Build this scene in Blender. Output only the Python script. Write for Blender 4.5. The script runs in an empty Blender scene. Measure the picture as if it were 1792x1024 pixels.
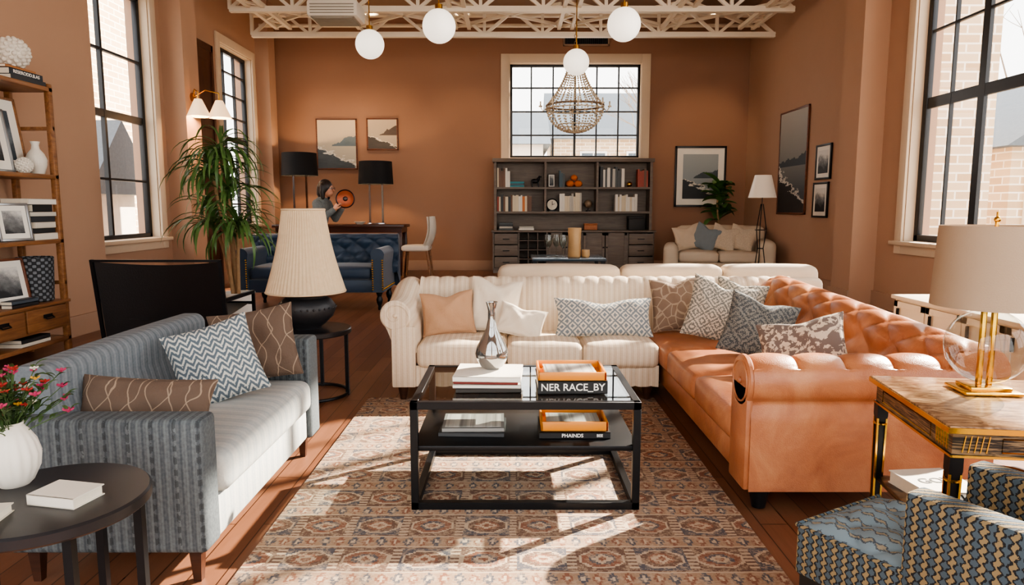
import bpy,bmesh,math,random
from mathutils import Vector,Matrix,Euler
R=random.Random(7)
SC=bpy.context.scene
COL=SC.collection
pi=math.pi
# ---------------------------------------------------------------- geometry
class G:
    def __init__(s): s.v=[];s.f=[];s.m=[]
    def add(s,o,mi=None):
        b=len(s.v); s.v+=o.v
        s.f+=[tuple(i+b for i in f) for f in o.f]
        s.m+=([mi]*len(o.f) if mi is not None else o.m)
        return s
    def at(s,x=0,y=0,z=0,rx=0,ry=0,rz=0,sc=1):
        M=Matrix.Translation((x,y,z))@Euler((math.radians(rx),math.radians(ry),math.radians(rz))).to_matrix().to_4x4()
        if sc!=1:
            S=Matrix.Diagonal((*(sc if isinstance(sc,tuple) else (sc,)*3),1)); M=M@S
        s.v=[tuple(M@Vector(p)) for p in s.v]; return s
    def idx(s,i): s.m=[i]*len(s.f); return s
    def warp(s,fn): s.v=[fn(*p) for p in s.v]; return s
def J(*gs):
    g=G()
    for o in gs: g.add(o)
    return g
def frombm(bm):
    g=G(); bm.verts.ensure_lookup_table(); bm.verts.index_update()
    g.v=[tuple(v.co) for v in bm.verts]; g.f=[tuple(v.index for v in f.verts) for f in bm.faces]; g.m=[0]*len(g.f)
    bm.free(); return g
def box(x0,x1,y0,y1,z0,z1,bev=0,seg=2):
    if bev<=0:
        g=G(); g.v=[(x,y,z) for z in (z0,z1) for y in (y0,y1) for x in (x0,x1)]
        g.f=[(0,2,3,1),(4,5,7,6),(0,1,5,4),(2,6,7,3),(0,4,6,2),(1,3,7,5)]; g.m=[0]*6; return g
    bm=bmesh.new(); bmesh.ops.create_cube(bm,size=1)
    for v in bm.verts: v.co=((x0+x1)/2+v.co.x*(x1-x0),(y0+y1)/2+v.co.y*(y1-y0),(z0+z1)/2+v.co.z*(z1-z0))
    bev=min(bev,abs(x1-x0)*.48,abs(y1-y0)*.48,abs(z1-z0)*.48)
    bmesh.ops.bevel(bm,geom=bm.edges[:],offset=bev,segments=seg,profile=.5,affect='EDGES')
    return frombm(bm)
def lathe(prof,n=32):
    g=G(); rows=[]
    for r,z in prof:
        if r<1e-5: g.v.append((0,0,z)); rows.append([len(g.v)-1])
        else:
            b=len(g.v); g.v+=[(r*math.cos(2*pi*i/n),r*math.sin(2*pi*i/n),z) for i in range(n)]; rows.append(list(range(b,b+n)))
    for a,b in zip(rows,rows[1:]):
        for i in range(n):
            j=(i+1)%n
            if len(a)==1 and len(b)==1: continue
            if len(a)==1: g.f.append((a[0],b[j],b[i]))
            elif len(b)==1: g.f.append((a[i],a[j],b[0]))
            else: g.f.append((a[i],a[j],b[j],b[i]))
    g.m=[0]*len(g.f); return g
def cyl(r,z0,z1,n=24,r2=None,bev=0):
    r2=r if r2 is None else r2
    if bev: return lathe([(0,z0),(r-bev,z0),(r,z0+bev),(r2,z1-bev),(r2-bev,z1),(0,z1)],n)
    return lathe([(0,z0),(r,z0),(r2,z1),(0,z1)],n)
def ball(r,n=24,m=14,sc=(1,1,1)):
    g=lathe([(r*math.sin(pi*i/m) if 0<i<m else 0,-r*math.cos(pi*i/m)) for i in range(m+1)],n)
    g.v=[(a*sc[0],b*sc[1],c*sc[2]) for a,b,c in g.v]; return g
def tube(pts,r,n=8,closed=False,rot=0):
    pts=[Vector(p) for p in pts]; N=len(pts); g=G()
    rs=r if isinstance(r,(list,tuple)) else [r]*N
    up=None
    for i,p in enumerate(pts):
        if closed: t=pts[(i+1)%N]-pts[i-1]
        else: t=pts[min(i+1,N-1)]-pts[max(i-1,0)]
        if t.length<1e-9: t=Vector((0,0,1))
        t.normalize()
        if up is None:
            up=Vector((0,0,1)) if abs(t.z)<.9 else Vector((1,0,0))
        a=up-t*up.dot(t)
        if a.length<1e-6: a=t.orthogonal()
        a.normalize(); up=a; b=t.cross(a)
        for k in range(n):
            th=2*pi*k/n+rot; g.v.append(tuple(p+(a*math.cos(th)+b*math.sin(th))*rs[i]))
    M=N if closed else N-1
    for i in range(M):
        for k in range(n):
            i2=(i+1)%N; k2=(k+1)%n
            g.f.append((i*n+k,i*n+k2,i2*n+k2,i2*n+k))
    if not closed:
        g.f.append(tuple(range(n-1,-1,-1))); g.f.append(tuple((N-1)*n+k for k in range(n)))
    g.m=[0]*len(g.f); return g
def bar(p,q,w): return tube([p,q],w*.7071,4,rot=pi/4)
def circ(cx,cy,z,r,n=40): return [(cx+r*math.cos(2*pi*i/n),cy+r*math.sin(2*pi*i/n),z) for i in range(n)]
def surf(nu,nv,fn):
    g=G()
    for i in range(nu+1):
        for j in range(nv+1): g.v.append(tuple(fn(i/nu,j/nv)))
    for i in range(nu):
        for j in range(nv):
            a=i*(nv+1)+j; g.f.append((a,a+nv+1,a+nv+2,a+1))
    g.m=[0]*len(g.f); return g
def softbox(x0,x1,y0,y1,z0,z1,r=.04,bulge=.02,side=.0,cuts=11):
    bm=bmesh.new(); bmesh.ops.create_cube(bm,size=2)
    bmesh.ops.subdivide_edges(bm,edges=bm.edges[:],cuts=cuts,use_grid_fill=True)
    h=Vector(((x1-x0)/2,(y1-y0)/2,(z1-z0)/2)); c=Vector(((x0+x1)/2,(y0+y1)/2,(z0+z1)/2)); r=min(r,min(h)*.98)
    for v in bm.verts:
        p=Vector([math.sin(t*pi/2) for t in v.co]); n=p.copy()
        P=Vector((p.x*h.x,p.y*h.y,p.z*h.z)); q=Vector([max(-(h[i]-r),min(h[i]-r,P[i])) for i in range(3)])
        d=P-q
        if d.length>1e-9: P=q+d.normalized()*r
        P.z+=bulge*n.z*(1-n.x**2)*(1-n.y**2)
        P.x+=side*n.x*(1-n.z**2)*(1-n.y**2)*.8; P.y+=side*n.y*(1-n.z**2)*(1-n.x**2)*.8
        v.co=P+c
    return frombm(bm)
def pillow(w,h,t,n=22,seed=0,chop=0):
    rr=random.Random(seed); ph=[rr.uniform(0,6) for _ in range(6)]
    def P(s,q,sg):
        s=s*2-1; q=q*2-1; s=math.sin(s*pi/2); q=math.sin(q*pi/2)
        x=s*w/2*(1-.08*(1-q*q)); y=q*h/2*(1-.08*(1-s*s))
        e=max(0,(1-s*s)*(1-q*q)); z=t/2*e**.42
        z+=.014*e*math.sin(5*s+ph[0])*math.sin(4*q+ph[1])+.005*math.sin(11*s+5*q+ph[2])*e**.5
        for cx_,cy_,k in ((1,1,0),(-1,1,1),(1,-1,2),(-1,-1,3)):
            dd=math.hypot(s-cx_,q-cy_); an=math.atan2(q-cy_,s-cx_)
            z+=.005*math.sin(an*12+ph[k])*math.exp(-((dd-.55)/.35)**2)*min(1,e*5)
        y-=chop*math.exp(-(s/.35)**2)*max(0,q)**2
        return (x,y,z*sg)
    g=surf(n,n,lambda a,b:P(a,b,1)); g.add(surf(n,n,lambda a,b:P(b,a,-1)))
    seam=[P(i/n,0,1) for i in range(n)]+[P(1,i/n,1) for i in range(n)]+[P(1-i/n,1,1) for i in range(n)]+[P(0,1-i/n,1) for i in range(n)]
    g.add(tube(seam,.004,6,closed=True)); return g
def resample(pts,step):
    out=[];L=0;S=[]
    for a,b in zip(pts,pts[1:]):
        d=math.dist(a,b); k=max(1,round(d/step))
        for i in range(k): out.append((a[0]+(b[0]-a[0])*i/k,a[1]+(b[1]-a[1])*i/k)); S.append(L+d*i/k)
        L+=d
    out.append(pts[-1]); S.append(L); return out,S
def arc(cx,cz,r,a0,a1,n=12): return [(cx+r*math.cos(math.radians(a0+(a1-a0)*i/n)),cz+r*math.sin(math.radians(a0+(a1-a0)*i/n))) for i in range(n+1)]
def sweep(prof,axis,a0,a1,nstep,disp,step=.015,caps=True,side=1):
    P,S=resample(prof,step); m=len(P); n=nstep; g=G()
    for i in range(n+1):
        t=a0+(a1-a0)*i/n
        for j in range(m):
            A=P[max(j-1,0)];B=P[min(j+1,m-1)]; tx,tz=B[0]-A[0],B[1]-A[1]; l=math.hypot(tx,tz) or 1
            nx,nz=-tz/l*side,tx/l*side
            d=disp(t,S[j],S[-1]); p=P[j][0]+nx*d; z=P[j][1]+nz*d
            g.v.append((p,t,z) if axis=='y' else (t,p,z))
    for i in range(n):
        for j in range(m-1):
            a=i*m+j; g.f.append((a,a+m,a+m+1,a+1))
    if caps: g.f.append(tuple(range(m))); g.f.append(tuple(n*m+j for j in range(m)))
    g.m=[0]*len(g.f); return g
def tuft(du,dv,depth,smax,ex=.5,s0=0):
    def f(t,s,L):
        if s>smax: return 0
        k=min(1,(smax-s)/.08); u=t/du; v=(s-s0)/dv
        a=abs(math.sin(pi*(u+v)/2))*abs(math.sin(pi*(u-v)/2))
        return depth*(a**ex-1)*k
    return f
def blade(base,dirx,diry,L,w,droop,up,n=7):
    g=G(); p=Vector(base); a=up; d=Vector((dirx,diry,0)).normalized(); s=Vector((-d.y,d.x,0))
    for i in range(n+1):
        t=i/n; ww=w*math.sin(pi*min(1,.12+.88*t))**.7*(1 if t<1 else 0)+.0005
        g.v+= [tuple(p-s*ww/2+Vector((0,0,ww*.2))),tuple(p),tuple(p+s*ww/2+Vector((0,0,ww*.2)))]
        p=p+(d*math.cos(a)+Vector((0,0,1))*math.sin(a))*L/n; a-=droop/n
    for i in range(n):
        b=i*3; g.f+=[(b,b+1,b+4,b+3),(b+1,b+2,b+5,b+4)]
    g.m=[0]*len(g.f); return g
# ---------------------------------------------------------------- objects
BASE={}
def finish(o,label,cat,group,kind):
    if label:o["label"]=label
    if cat:o["category"]=cat
    if group:o["group"]=group
    if kind:o["kind"]=kind
def obj(name,g,mats,parent=None,loc=(0,0,0),rot=(0,0,0),ang=38,label=None,cat=None,group=None,kind=None,fix=True):
    me=bpy.data.meshes.new(name); me.from_pydata(g.v,[],g.f)
    if not isinstance(mats,(list,tuple)): mats=[mats]
    for m in mats: me.materials.append(m)
    if len(mats)>1:
        for p,mi in zip(me.polygons,g.m): p.material_index=mi
    if fix:
        bm=bmesh.new(); bm.from_mesh(me); bmesh.ops.recalc_face_normals(bm,faces=bm.faces[:]); bm.to_mesh(me); bm.free()
    me.shade_smooth(); me.set_sharp_from_angle(angle=math.radians(ang))
    o=bpy.data.objects.new(name,me); COL.objects.link(o)
    if parent: o.parent=parent
    o.location=loc; o.rotation_euler=[math.radians(a) for a in rot]
    finish(o,label,cat,group,kind); return o
def thing(name,label,cat,base=(0,0,0),rz=None,group=None,rot=None):
    o=bpy.data.objects.new(name,None); o.empty_display_size=.1; COL.objects.link(o); o.location=base
    if rot: o.rotation_euler=[math.radians(a) for a in rot]
    elif rz: o.rotation_euler=(0,0,math.radians(rz))
    BASE[o.name]=Vector(base) if (rz is None and rot is None) else Vector((0,0,0))
    finish(o,label,cat,group,None); return o
def part(root,name,g,mats,label=None,ang=38,fix=True):
    b=BASE.get(root.name,Vector((0,0,0)))
    g.v=[(p[0]-b.x,p[1]-b.y,p[2]-b.z) for p in g.v]
    return obj(name,g,mats,parent=root,label=label,ang=ang,fix=fix)
def sub(p,root,name,g,mats,label=None):
    b=BASE.get(root.name,Vector((0,0,0)))
    g.v=[(q[0]-b.x,q[1]-b.y,q[2]-b.z) for q in g.v]
    return obj(name,g,mats,parent=p,label=label)
def S(name,kind_mesh,mats,**k): return obj(name,kind_mesh,mats,kind='structure',**k)
# ---------------------------------------------------------------- materials
def c(h):
    h=h.lstrip('#'); r=[int(h[i:i+2],16)/255 for i in (0,2,4)]
    return tuple([(x/12.92 if x<=.04045 else ((x+.055)/1.055)**2.4) for x in r]+[1])
class MT:
    def __init__(s,name,rough=.6,metal=0,**kw):
        s.mat=bpy.data.materials.new(name); s.mat.use_nodes=True; s.t=s.mat.node_tree; s.n=s.t.nodes; s.b=s.n['Principled BSDF']
        s.b.inputs['Roughness'].default_value=rough; s.b.inputs['Metallic'].default_value=metal
        for k,v in kw.items(): s.b.inputs[k.replace('_',' ')].default_value=v
    def L(s,a,b): s.t.links.new(a,b)
    def put(s,sock,v):
        if hasattr(v,'is_output'): s.L(v,sock)
        else: sock.default_value=v
    def co(s,scale=(1,1,1),rot=(0,0,0),kind='Object'):
        t=s.n.new('ShaderNodeTexCoord'); m=s.n.new('ShaderNodeMapping'); s.L(t.outputs[kind],m.inputs[0])
        m.inputs['Scale'].default_value=scale; m.inputs['Rotation'].default_value=[math.radians(a) for a in rot]; return m.outputs[0]
    def xyz(s,v):
        n=s.n.new('ShaderNodeSeparateXYZ'); s.L(v,n.inputs[0]); return n.outputs
    def comb(s,x,y,z):
        n=s.n.new('ShaderNodeCombineXYZ')
        for i,v in enumerate((x,y,z)): s.put(n.inputs[i],v)
        return n.outputs[0]
    def m(s,op,a,b=0,cc=0):
        n=s.n.new('ShaderNodeMath'); n.operation=op
        for i,v in enumerate((a,b,cc)):
            if i<len(n.inputs): s.put(n.inputs[i],v)
        return n.outputs[0]
    def mix(s,f,a,b,bt='MIX'):
        n=s.n.new('ShaderNodeMix'); n.data_type='RGBA'; n.blend_type=bt
        s.put(n.inputs[0],f); s.put(n.inputs[6],a); s.put(n.inputs[7],b); return n.outputs[2]
    def noise(s,v,scale=5,detail=4,rough=.6,dist=0):
        n=s.n.new('ShaderNodeTexNoise'); s.L(v,n.inputs['Vector']); n.inputs['Scale'].default_value=scale
        n.inputs['Detail'].default_value=detail; n.inputs['Roughness'].default_value=rough; n.inputs['Distortion'].default_value=dist; return n.outputs[0]
    def vor(s,v,scale,feat='DISTANCE_TO_EDGE'):
        n=s.n.new('ShaderNodeTexVoronoi'); n.feature=feat; s.L(v,n.inputs['Vector']); n.inputs['Scale'].default_value=scale; return n.outputs['Distance']
    def ramp(s,f,stops,const=False):
        n=s.n.new('ShaderNodeValToRGB'); s.L(f,n.inputs[0]); e=n.color_ramp.elements
        if const: n.color_ramp.interpolation='CONSTANT'
        while len(e)<len(stops): e.new(.5)
        for i,(p,col) in enumerate(stops): e[i].position=p; e[i].color=col
        return n.outputs[0]
    def bump(s,h,st=.3,d=.01):
        n=s.n.new('ShaderNodeBump'); n.inputs['Strength'].default_value=st; n.inputs['Distance'].default_value=d
        s.L(h,n.inputs['Height']); s.L(n.outputs[0],s.b.inputs['Normal'])
    def col(s,v): s.put(s.b.inputs['Base Color'],v); return s.mat
def dk(h,f):
    x=c(h); return (min(1,x[0]*f),min(1,x[1]*f),min(1,x[2]*f),1)
def sm(name,h,rough=.6,metal=0,var=.15,scale=6,bump=0,bscale=80,h2=None,**kw):
    M=MT(name,rough,metal,**kw); v=M.co(); n=M.noise(v,scale,5)
    if bump: M.bump(M.noise(v,bscale,3),bump,.004)
    return M.col(M.mix(n,dk(h,1-var),c(h2) if h2 else dk(h,1+var)))
def wood(name,h1,h2,axis=0,rough=.4,sc=1):
    M=MT(name,rough); s=[14*sc,14*sc,14*sc]; s[axis]=1.2*sc
    v=M.co(tuple(s)); n=M.noise(v,2,6,.65,.8); M.bump(n,.12,.003)
    return M.col(M.ramp(n,[(.3,c(h1)),(.7,c(h2))]))
def emis(name,h,st,base=None):
    M=MT(name,.4); M.b.inputs['Base Color'].default_value=c(base or h); M.b.inputs['Emission Color'].default_value=c(h); M.b.inputs['Emission Strength'].default_value=st; return M.mat
def plaster(name,h):
    M=MT(name,.85); v=M.co(); n=M.noise(v,.8,5); n2=M.noise(v,60,3); M.bump(n2,.12,.004)
    return M.col(M.mix(n,dk(h,.9),dk(h,1.08)))
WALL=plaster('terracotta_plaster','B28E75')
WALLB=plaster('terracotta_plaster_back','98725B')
CEIL=plaster('ceiling_paint','A08976')
TRIM=plaster('beige_trim_paint','D6C0A6')
BASEB=plaster('baseboard_paint','AC8B74')
BLACKF=sm('black_window_frame','1B1B1E',.4,.2)
BLACKM=sm('black_powdercoated_metal','1E1F22',.38,.6,.1)
BLACKL=sm('black_leather','0E0D10',.42,0,.2,bump=.3)
WHITET=sm('white_painted_steel','E6DAC6',.5,0,.05)
BRASS=sm('brushed_brass','B98A3A',.25,1,.12)
GOLD=sm('polished_gold','D9A843',.18,1,.08)
CHROME=sm('chrome','C8C8CC',.1,1,.03)
IVORY=sm('ivory_ceramic','DDD6CA',.45,0,.06,bump=.15,bscale=30)
PAGES=sm('book_pages','E2D9C6',.8,0,.08,scale=60)
DKWOOD=wood('dark_walnut','2A1710','4A2A1B',0)
MIDWOOD=wood('honey_wood','6A4226','9C6C42',1)
CABW=wood('grey_brown_stained_wood','5F534A','7A6D61',0,.55)
DESKW=wood('mahogany_desk','2A120B','4D2415',0,.3)
BARE=sm('skin','C98F72',.5,0,.05)
def pane(name,tint='FFFFFF',refl=.03,edge=.5,rough=.0):
    M=MT(name); t=M.n.new('ShaderNodeBsdfTransparent'); t.inputs[0].default_value=c(tint); g=M.n.new('ShaderNodeBsdfGlossy'); g.inputs['Roughness'].default_value=rough
    fr=M.n.new('ShaderNodeLayerWeight'); fr.inputs[0].default_value=.5; mx=M.n.new('ShaderNodeMixShader')
    M.L(M.m('MINIMUM',M.m('MULTIPLY_ADD',M.m('POWER',fr.outputs['Facing'],4),edge,refl),.95),mx.inputs[0]); M.L(t.outputs[0],mx.inputs[1]); M.L(g.outputs[0],mx.inputs[2])
    M.L(mx.outputs[0],M.n['Material Output'].inputs[0]); return M.mat
WGLASS=pane('window_glass','FFFFFF',.01,.15)
TGLASS=pane('smoked_table_glass','E2E8E8',.13,.5)
CGLASS=pane('clear_glass','EEF1EF',.05,.8)
# floor
def floor_mat():
    M=MT('walnut_plank_floor',.3); v=M.co((1,1,1),(0,0,90)); b=M.n.new('ShaderNodeTexBrick'); M.L(v,b.inputs[0])
    b.inputs['Color1'].default_value=c('774C36'); b.inputs['Color2'].default_value=c('96694F'); b.inputs['Mortar'].default_value=c('2A160D')
    b.inputs['Scale'].default_value=1; b.inputs['Mortar Size'].default_value=.0025; b.inputs['Brick Width'].default_value=1.3; b.inputs['Row Height'].default_value=.11; b.offset=.37
    g=M.noise(M.co((18,1.3,1)),2.2,7,.7,.7); M.bump(g,.08,.003)
    return M.col(M.mix(M.m('MULTIPLY',g,.65),b.outputs[0],c('432819')))
FLOOR=floor_mat()
def rug_mat():
    M=MT('woven_rug',.95); v=M.co(); wob=M.noise(v,7,3); x0,y0,z=M.xyz(v)
    q=.0085
    def quant(s): return M.m('MULTIPLY',M.m('FLOOR',M.m('DIVIDE',s,q)),q)
    wx=M.m('MULTIPLY',M.m('SUBTRACT',wob,.5),.022)
    xx=quant(M.m('ADD',x0,wx)); yy=quant(M.m('ADD',y0,wx))
    PX,PY_=.21,.26
    sy=M.m('DIVIDE',yy,PY_); ry=M.m('FRACT',sy)           # 0..1 through one band repeat
    sx=M.m('DIVIDE',xx,PX)
    rust=c('84503A'); navy=c('3C4858'); cream=c('C9B398'); brown=c('63473A'); tan=c('A5866C')
    # wide band: medallion boxes
    fx=M.m('MULTIPLY',M.m('ABSOLUTE',M.m('SUBTRACT',M.m('FRACT',sx),.5)),2)
    fy=M.m('MULTIPLY',M.m('ABSOLUTE',M.m('SUBTRACT',M.m('DIVIDE',ry,.6),.5)),2)
    par=M.m('GREATER_THAN',M.m('FRACT',M.m('MULTIPLY',M.m('ADD',M.m('FLOOR',sx),M.m('FLOOR',sy)),.5)),.25)
    d1=M.m('MAXIMUM',fx,fy); dm=M.m('MAXIMUM',M.m('MULTIPLY',M.m('ADD',fx,fy),.68),M.m('MULTIPLY',d1,.92))
    a=M.mix(par,brown,navy)
    a=M.mix(M.m('LESS_THAN',dm,.74),a,cream)
    a=M.mix(M.m('LESS_THAN',dm,.64),a,M.mix(par,rust,brown))
    a=M.mix(M.m('LESS_THAN',dm,.42),a,M.mix(par,navy,rust))
    a=M.mix(M.m('LESS_THAN',M.m('ADD',fx,fy),.40),a,cream)
    a=M.mix(M.m('LESS_THAN',M.m('ADD',fx,fy),.2),a,rust)
    a=M.mix(M.m('GREATER_THAN',fx,.84),a,M.mix(M.m('GREATER_THAN',M.m('SINE',M.m('MULTIPLY',y0,260)),0),cream,brown))
    # narrow bands: tiny diamonds on tan, edged with stripes
    nx=M.m('ABSOLUTE',M.m('SUBTRACT',M.m('FRACT',M.m('DIVIDE',xx,.052)),.5)); ny=M.m('ABSOLUTE',M.m('SUBTRACT',M.m('DIVIDE',M.m('SUBTRACT',ry,.6),.4),.5))
    dd=M.m('ADD',nx,ny)
    b=M.mix(M.m('LESS_THAN',dd,.42),tan,M.mix(M.m('GREATER_THAN',M.m('FRACT',M.m('DIVIDE',xx,.104)),.5),navy,rust))
    b=M.mix(M.m('LESS_THAN',dd,.18),b,cream)
    b=M.mix(M.m('GREATER_THAN',ny,.34),b,cream); b=M.mix(M.m('GREATER_THAN',ny,.42),b,brown)
    col=M.mix(M.m('GREATER_THAN',ry,.6),a,b)
    n=M.noise(v,42,5,.8); n2=M.noise(M.co((26,150,1)),1.5,4,.8)
    dis=M.m('GREATER_THAN',M.m('ADD',n,M.m('MULTIPLY',n2,.7)),.88)
    col=M.mix(M.m('MULTIPLY',dis,.65),col,c('C4AC92')); col=M.mix(M.m('MULTIPLY_ADD',M.noise(v,2.2,4),.3,.04),col,c('A08570'))
    M.bump(n2,.7,.006); return M.col(col)
RUG=rug_mat()
def stripes(name,a,b,axis=0,freq=60,noise=.5,rough=.9,extra=None,blot=None):
    M=MT(name,rough); v=M.co(); s=M.xyz(v)[axis]
    w=M.m('SINE',M.m('MULTIPLY',s,freq)); w=M.m('ADD',w,M.m('MULTIPLY',M.m('SINE',M.m('MULTIPLY',s,freq*2.7)),.6))
    nz=M.noise(v,90,3); w=M.m('ADD',w,M.m('MULTIPLY',M.m('SUBTRACT',nz,.5),noise*4))
    f=M.m('MULTIPLY_ADD',w,.3,.5); f=M.m('MINIMUM',M.m('MAXIMUM',f,0),1)
    col=M.mix(f,c(a),c(b))
    if extra:
        e=M.m('GREATER_THAN',M.m('SINE',M.m('MULTIPLY',s,extra[0])),extra[1]); dots=M.m('GREATER_THAN',M.m('ADD',M.m('SINE',M.m('MULTIPLY',M.xyz(v)[2],160)),M.m('MULTIPLY',M.m('SUBTRACT',nz,.5),6)),-.2)
        col=M.mix(M.m('MULTIPLY',M.m('MULTIPLY',e,dots),.6),col,c(extra[2]))
    M.bump(nz,.35,.003); return M.col(col)
GREYS=stripes('grey_blue_stripe_fabric','40464B','646B6E',0,210,noise=1.1,extra=(84,.86,'202428'))  # arm stripe colours, darkened to hold the shade on the near arm
GREYY=stripes('grey_stripe_seat_fabric','A0A4A4','B8B7B1',1,90,noise=.8)
GREYB=stripes('grey_blue_back_fabric','596168','7A8186',1,130,noise=.9)
CREAM=stripes('cream_stripe_fabric','C9B297','DECEB9',0,170,noise=.5)
CREAMP=sm('cream_linen','E0D2BE',.9,0,.06,bump=.4,bscale=200)
BEIGE=sm('beige_upholstery','CDBAA3',.9,0,.08,bump=.4,bscale=160)
TANP=sm('tan_linen','B48C6C',.9,0,.12,bump=.5,bscale=120)
NAVY=sm('navy_velvet','172E45',.5,0,.35,bump=.1,Sheen_Weight=.3)
def leather():
    M=MT('cognac_leather',.34); v=M.co(); n=M.noise(v,4.5,6,.65,.6); vo=M.vor(v,240,'F1'); w=M.noise(v,16,5,.7,1.2)
    M.bump(M.m('ADD',M.m('MULTIPLY',vo,.8),M.m('MULTIPLY',w,2.2)),.22,.005)
    M.b.inputs['Specular IOR Level'].default_value=.6
    M.L(M.m('MULTIPLY_ADD',n,.25,.22),M.b.inputs['Roughness'])
    return M.col(M.ramp(n,[(.28,c('94573A')),(.5,c('AE6F4A')),(.72,c('C48A61'))]))
LEATH=leather()
def p_zig():
    M=MT('zigzag_woven_fabric',.9); v=M.co(); x,y,z=M.xyz(v)
    t=M.m('ABSOLUTE',M.m('SUBTRACT',M.m('FRACT',M.m('MULTIPLY',x,24)),.5)); f=M.m('FRACT',M.m('MULTIPLY',M.m('ADD',y,M.m('MULTIPLY',t,.055)),36))
    f=M.m('ADD',f,M.m('MULTIPLY',M.m('SUBTRACT',M.noise(v,90,2),.5),.8)); return M.col(M.mix(M.m('GREATER_THAN',f,.55),c('56626B'),c('BDBDB6')))
def p_lines(name,base,line,scale,w):
    M=MT(name,.9); v=M.co((1,1,.01)); wv=M.noise(v,5,2); vv=M.comb(*[M.m('ADD',q,M.m('MULTIPLY',wv,.1)) for q in M.xyz(v)[:2]],0.0)
    d=M.vor(vv,scale); M.bump(M.noise(M.co(),140,2),.4,.003); return M.col(M.mix(M.m('LESS_THAN',d,w),c(base),c(line)))
def p_diam(name,a,b,n=11,m=5.,dist=.25):
    M=MT(name,.9); v=M.co(); x,y,z=M.xyz(v)
    A=M.m('ABSOLUTE',M.m('SUBTRACT',M.m('FRACT',M.m('MULTIPLY',x,n)),.5)); B=M.m('ABSOLUTE',M.m('SUBTRACT',M.m('FRACT',M.m('MULTIPLY',y,n)),.5))
    s=M.m('ADD',M.m('ADD',A,B),M.m('MULTIPLY',M.m('SUBTRACT',M.noise(v,110,2),.5),dist)); f=M.m('FRACT',M.m('MULTIPLY',s,m/2))
    M.bump(M.noise(v,140,2),.4,.003); return M.col(M.mix(M.m('GREATER_THAN',f,.5),c(a),c(b)))
def p_curve(name,base,line,n=9,lw=.04):
    M=MT(name,.9); v=M.co(); x,y,z=M.xyz(v); nn=M.m('MULTIPLY',M.m('SUBTRACT',M.noise(v,6,2),.5),.9)
    w=M.m('ADD',M.m('ADD',M.m('MULTIPLY',x,n),nn),M.m('MULTIPLY',M.m('SINE',M.m('MULTIPLY',y,26)),.33)); f=M.m('ABSOLUTE',M.m('SUBTRACT',M.m('FRACT',w),.5))
    w2=M.m('SUBTRACT',M.m('ADD',M.m('MULTIPLY',x,n*.7),nn),M.m('MULTIPLY',M.m('SINE',M.m('MULTIPLY',y,19)),.45)); f2=M.m('ABSOLUTE',M.m('SUBTRACT',M.m('FRACT',w2),.5))
    l=M.m('MAXIMUM',M.m('LESS_THAN',f,lw),M.m('LESS_THAN',f2,lw*.7)); M.bump(M.noise(v,120,2),.5,.004); return M.col(M.mix(l,c(base),c(line)))
def p_floral():
    M=MT('floral_print_fabric',.9); v=M.co((1,1,.01)); n=M.noise(v,22,3,.6,1.5); d=M.vor(v,28,'F1')
    return M.col(M.mix(M.m('GREATER_THAN',M.m('ADD',n,M.m('MULTIPLY',d,.35)),.66),c('D0C1AC'),c('746862')))
def p_ikat(name,ax,sc,zf):
    M=MT(name,.9); v=M.co(); x,y,z=M.xyz(v)
    s=M.m('ADD',x,y) if ax==0 else x; u=z if ax==0 else y
    ph=M.m('MULTIPLY',M.m('FLOOR',M.m('MULTIPLY',s,sc)),1.7)
    w=M.m('MULTIPLY',M.m('SINE',M.m('ADD',M.m('MULTIPLY',u,zf),ph)),.13); w=M.m('ADD',w,M.m('MULTIPLY',M.m('SUBTRACT',M.noise(v,190,2),.5),.4))
    a=M.m('ADD',M.m('ABSOLUTE',M.m('SUBTRACT',M.m('FRACT',M.m('MULTIPLY',s,sc)),.5)),w)
    if ax==0: col=M.mix(M.m('GREATER_THAN',a,.17),c('4A5964'),c('1C1E22')); col=M.mix(M.m('GREATER_THAN',a,.34),col,c('8C7A59'))
    else: col=M.mix(M.m('GREATER_THAN',a,.34),c('788A93'),c('4A535B')); col=M.mix(M.m('GREATER_THAN',a,.46),col,c('8F8570'))
    return M.col(col)
ZIG=p_zig(); BRL=p_curve('brown_curve_fabric','5D4C40','8D7A67',15,.035); BRL2=p_lines('taupe_cell_fabric','7B6656','9C8975',15,.05)
DIA=p_diam('grey_diamond_fabric','737B80','CBC2B3',14,5); DIA2=p_diam('charcoal_diamond_fabric','43474A','7A7973',7,8,.55); DIA3=p_diam('cream_diamond_fabric','C3B8A6','6F6E69',10,7,.45)
DOT=sm('dotted_cream_fabric','C6B7A2',.9,0,.35,scale=60); SLB=sm('slate_blue_linen','7A848A',.9,0,.1)
FLO=p_floral(); IKAT=p_ikat('ikat_print_fabric',0,34,290); IKAT2=p_ikat('ikat_print_fabric_seat',1,24,170)
def art(name,stops,amp=.25,sc=3,h=1.0,seed=0,vn=2.5):
    M=MT(name,.6); v=M.co(); x,y,z=M.xyz(v); v2=M.comb(M.m('MULTIPLY',x,sc),float(seed),M.m('MULTIPLY',z,vn))
    n=M.noise(v2,1.6,7,.62); q=M.m('ADD',M.m('MULTIPLY_ADD',z,1/h,.5),M.m('MULTIPLY',M.m('SUBTRACT',n,.5),amp*2)); return M.col(M.ramp(q,[(p,c(k)) for p,k in stops]))
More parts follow.
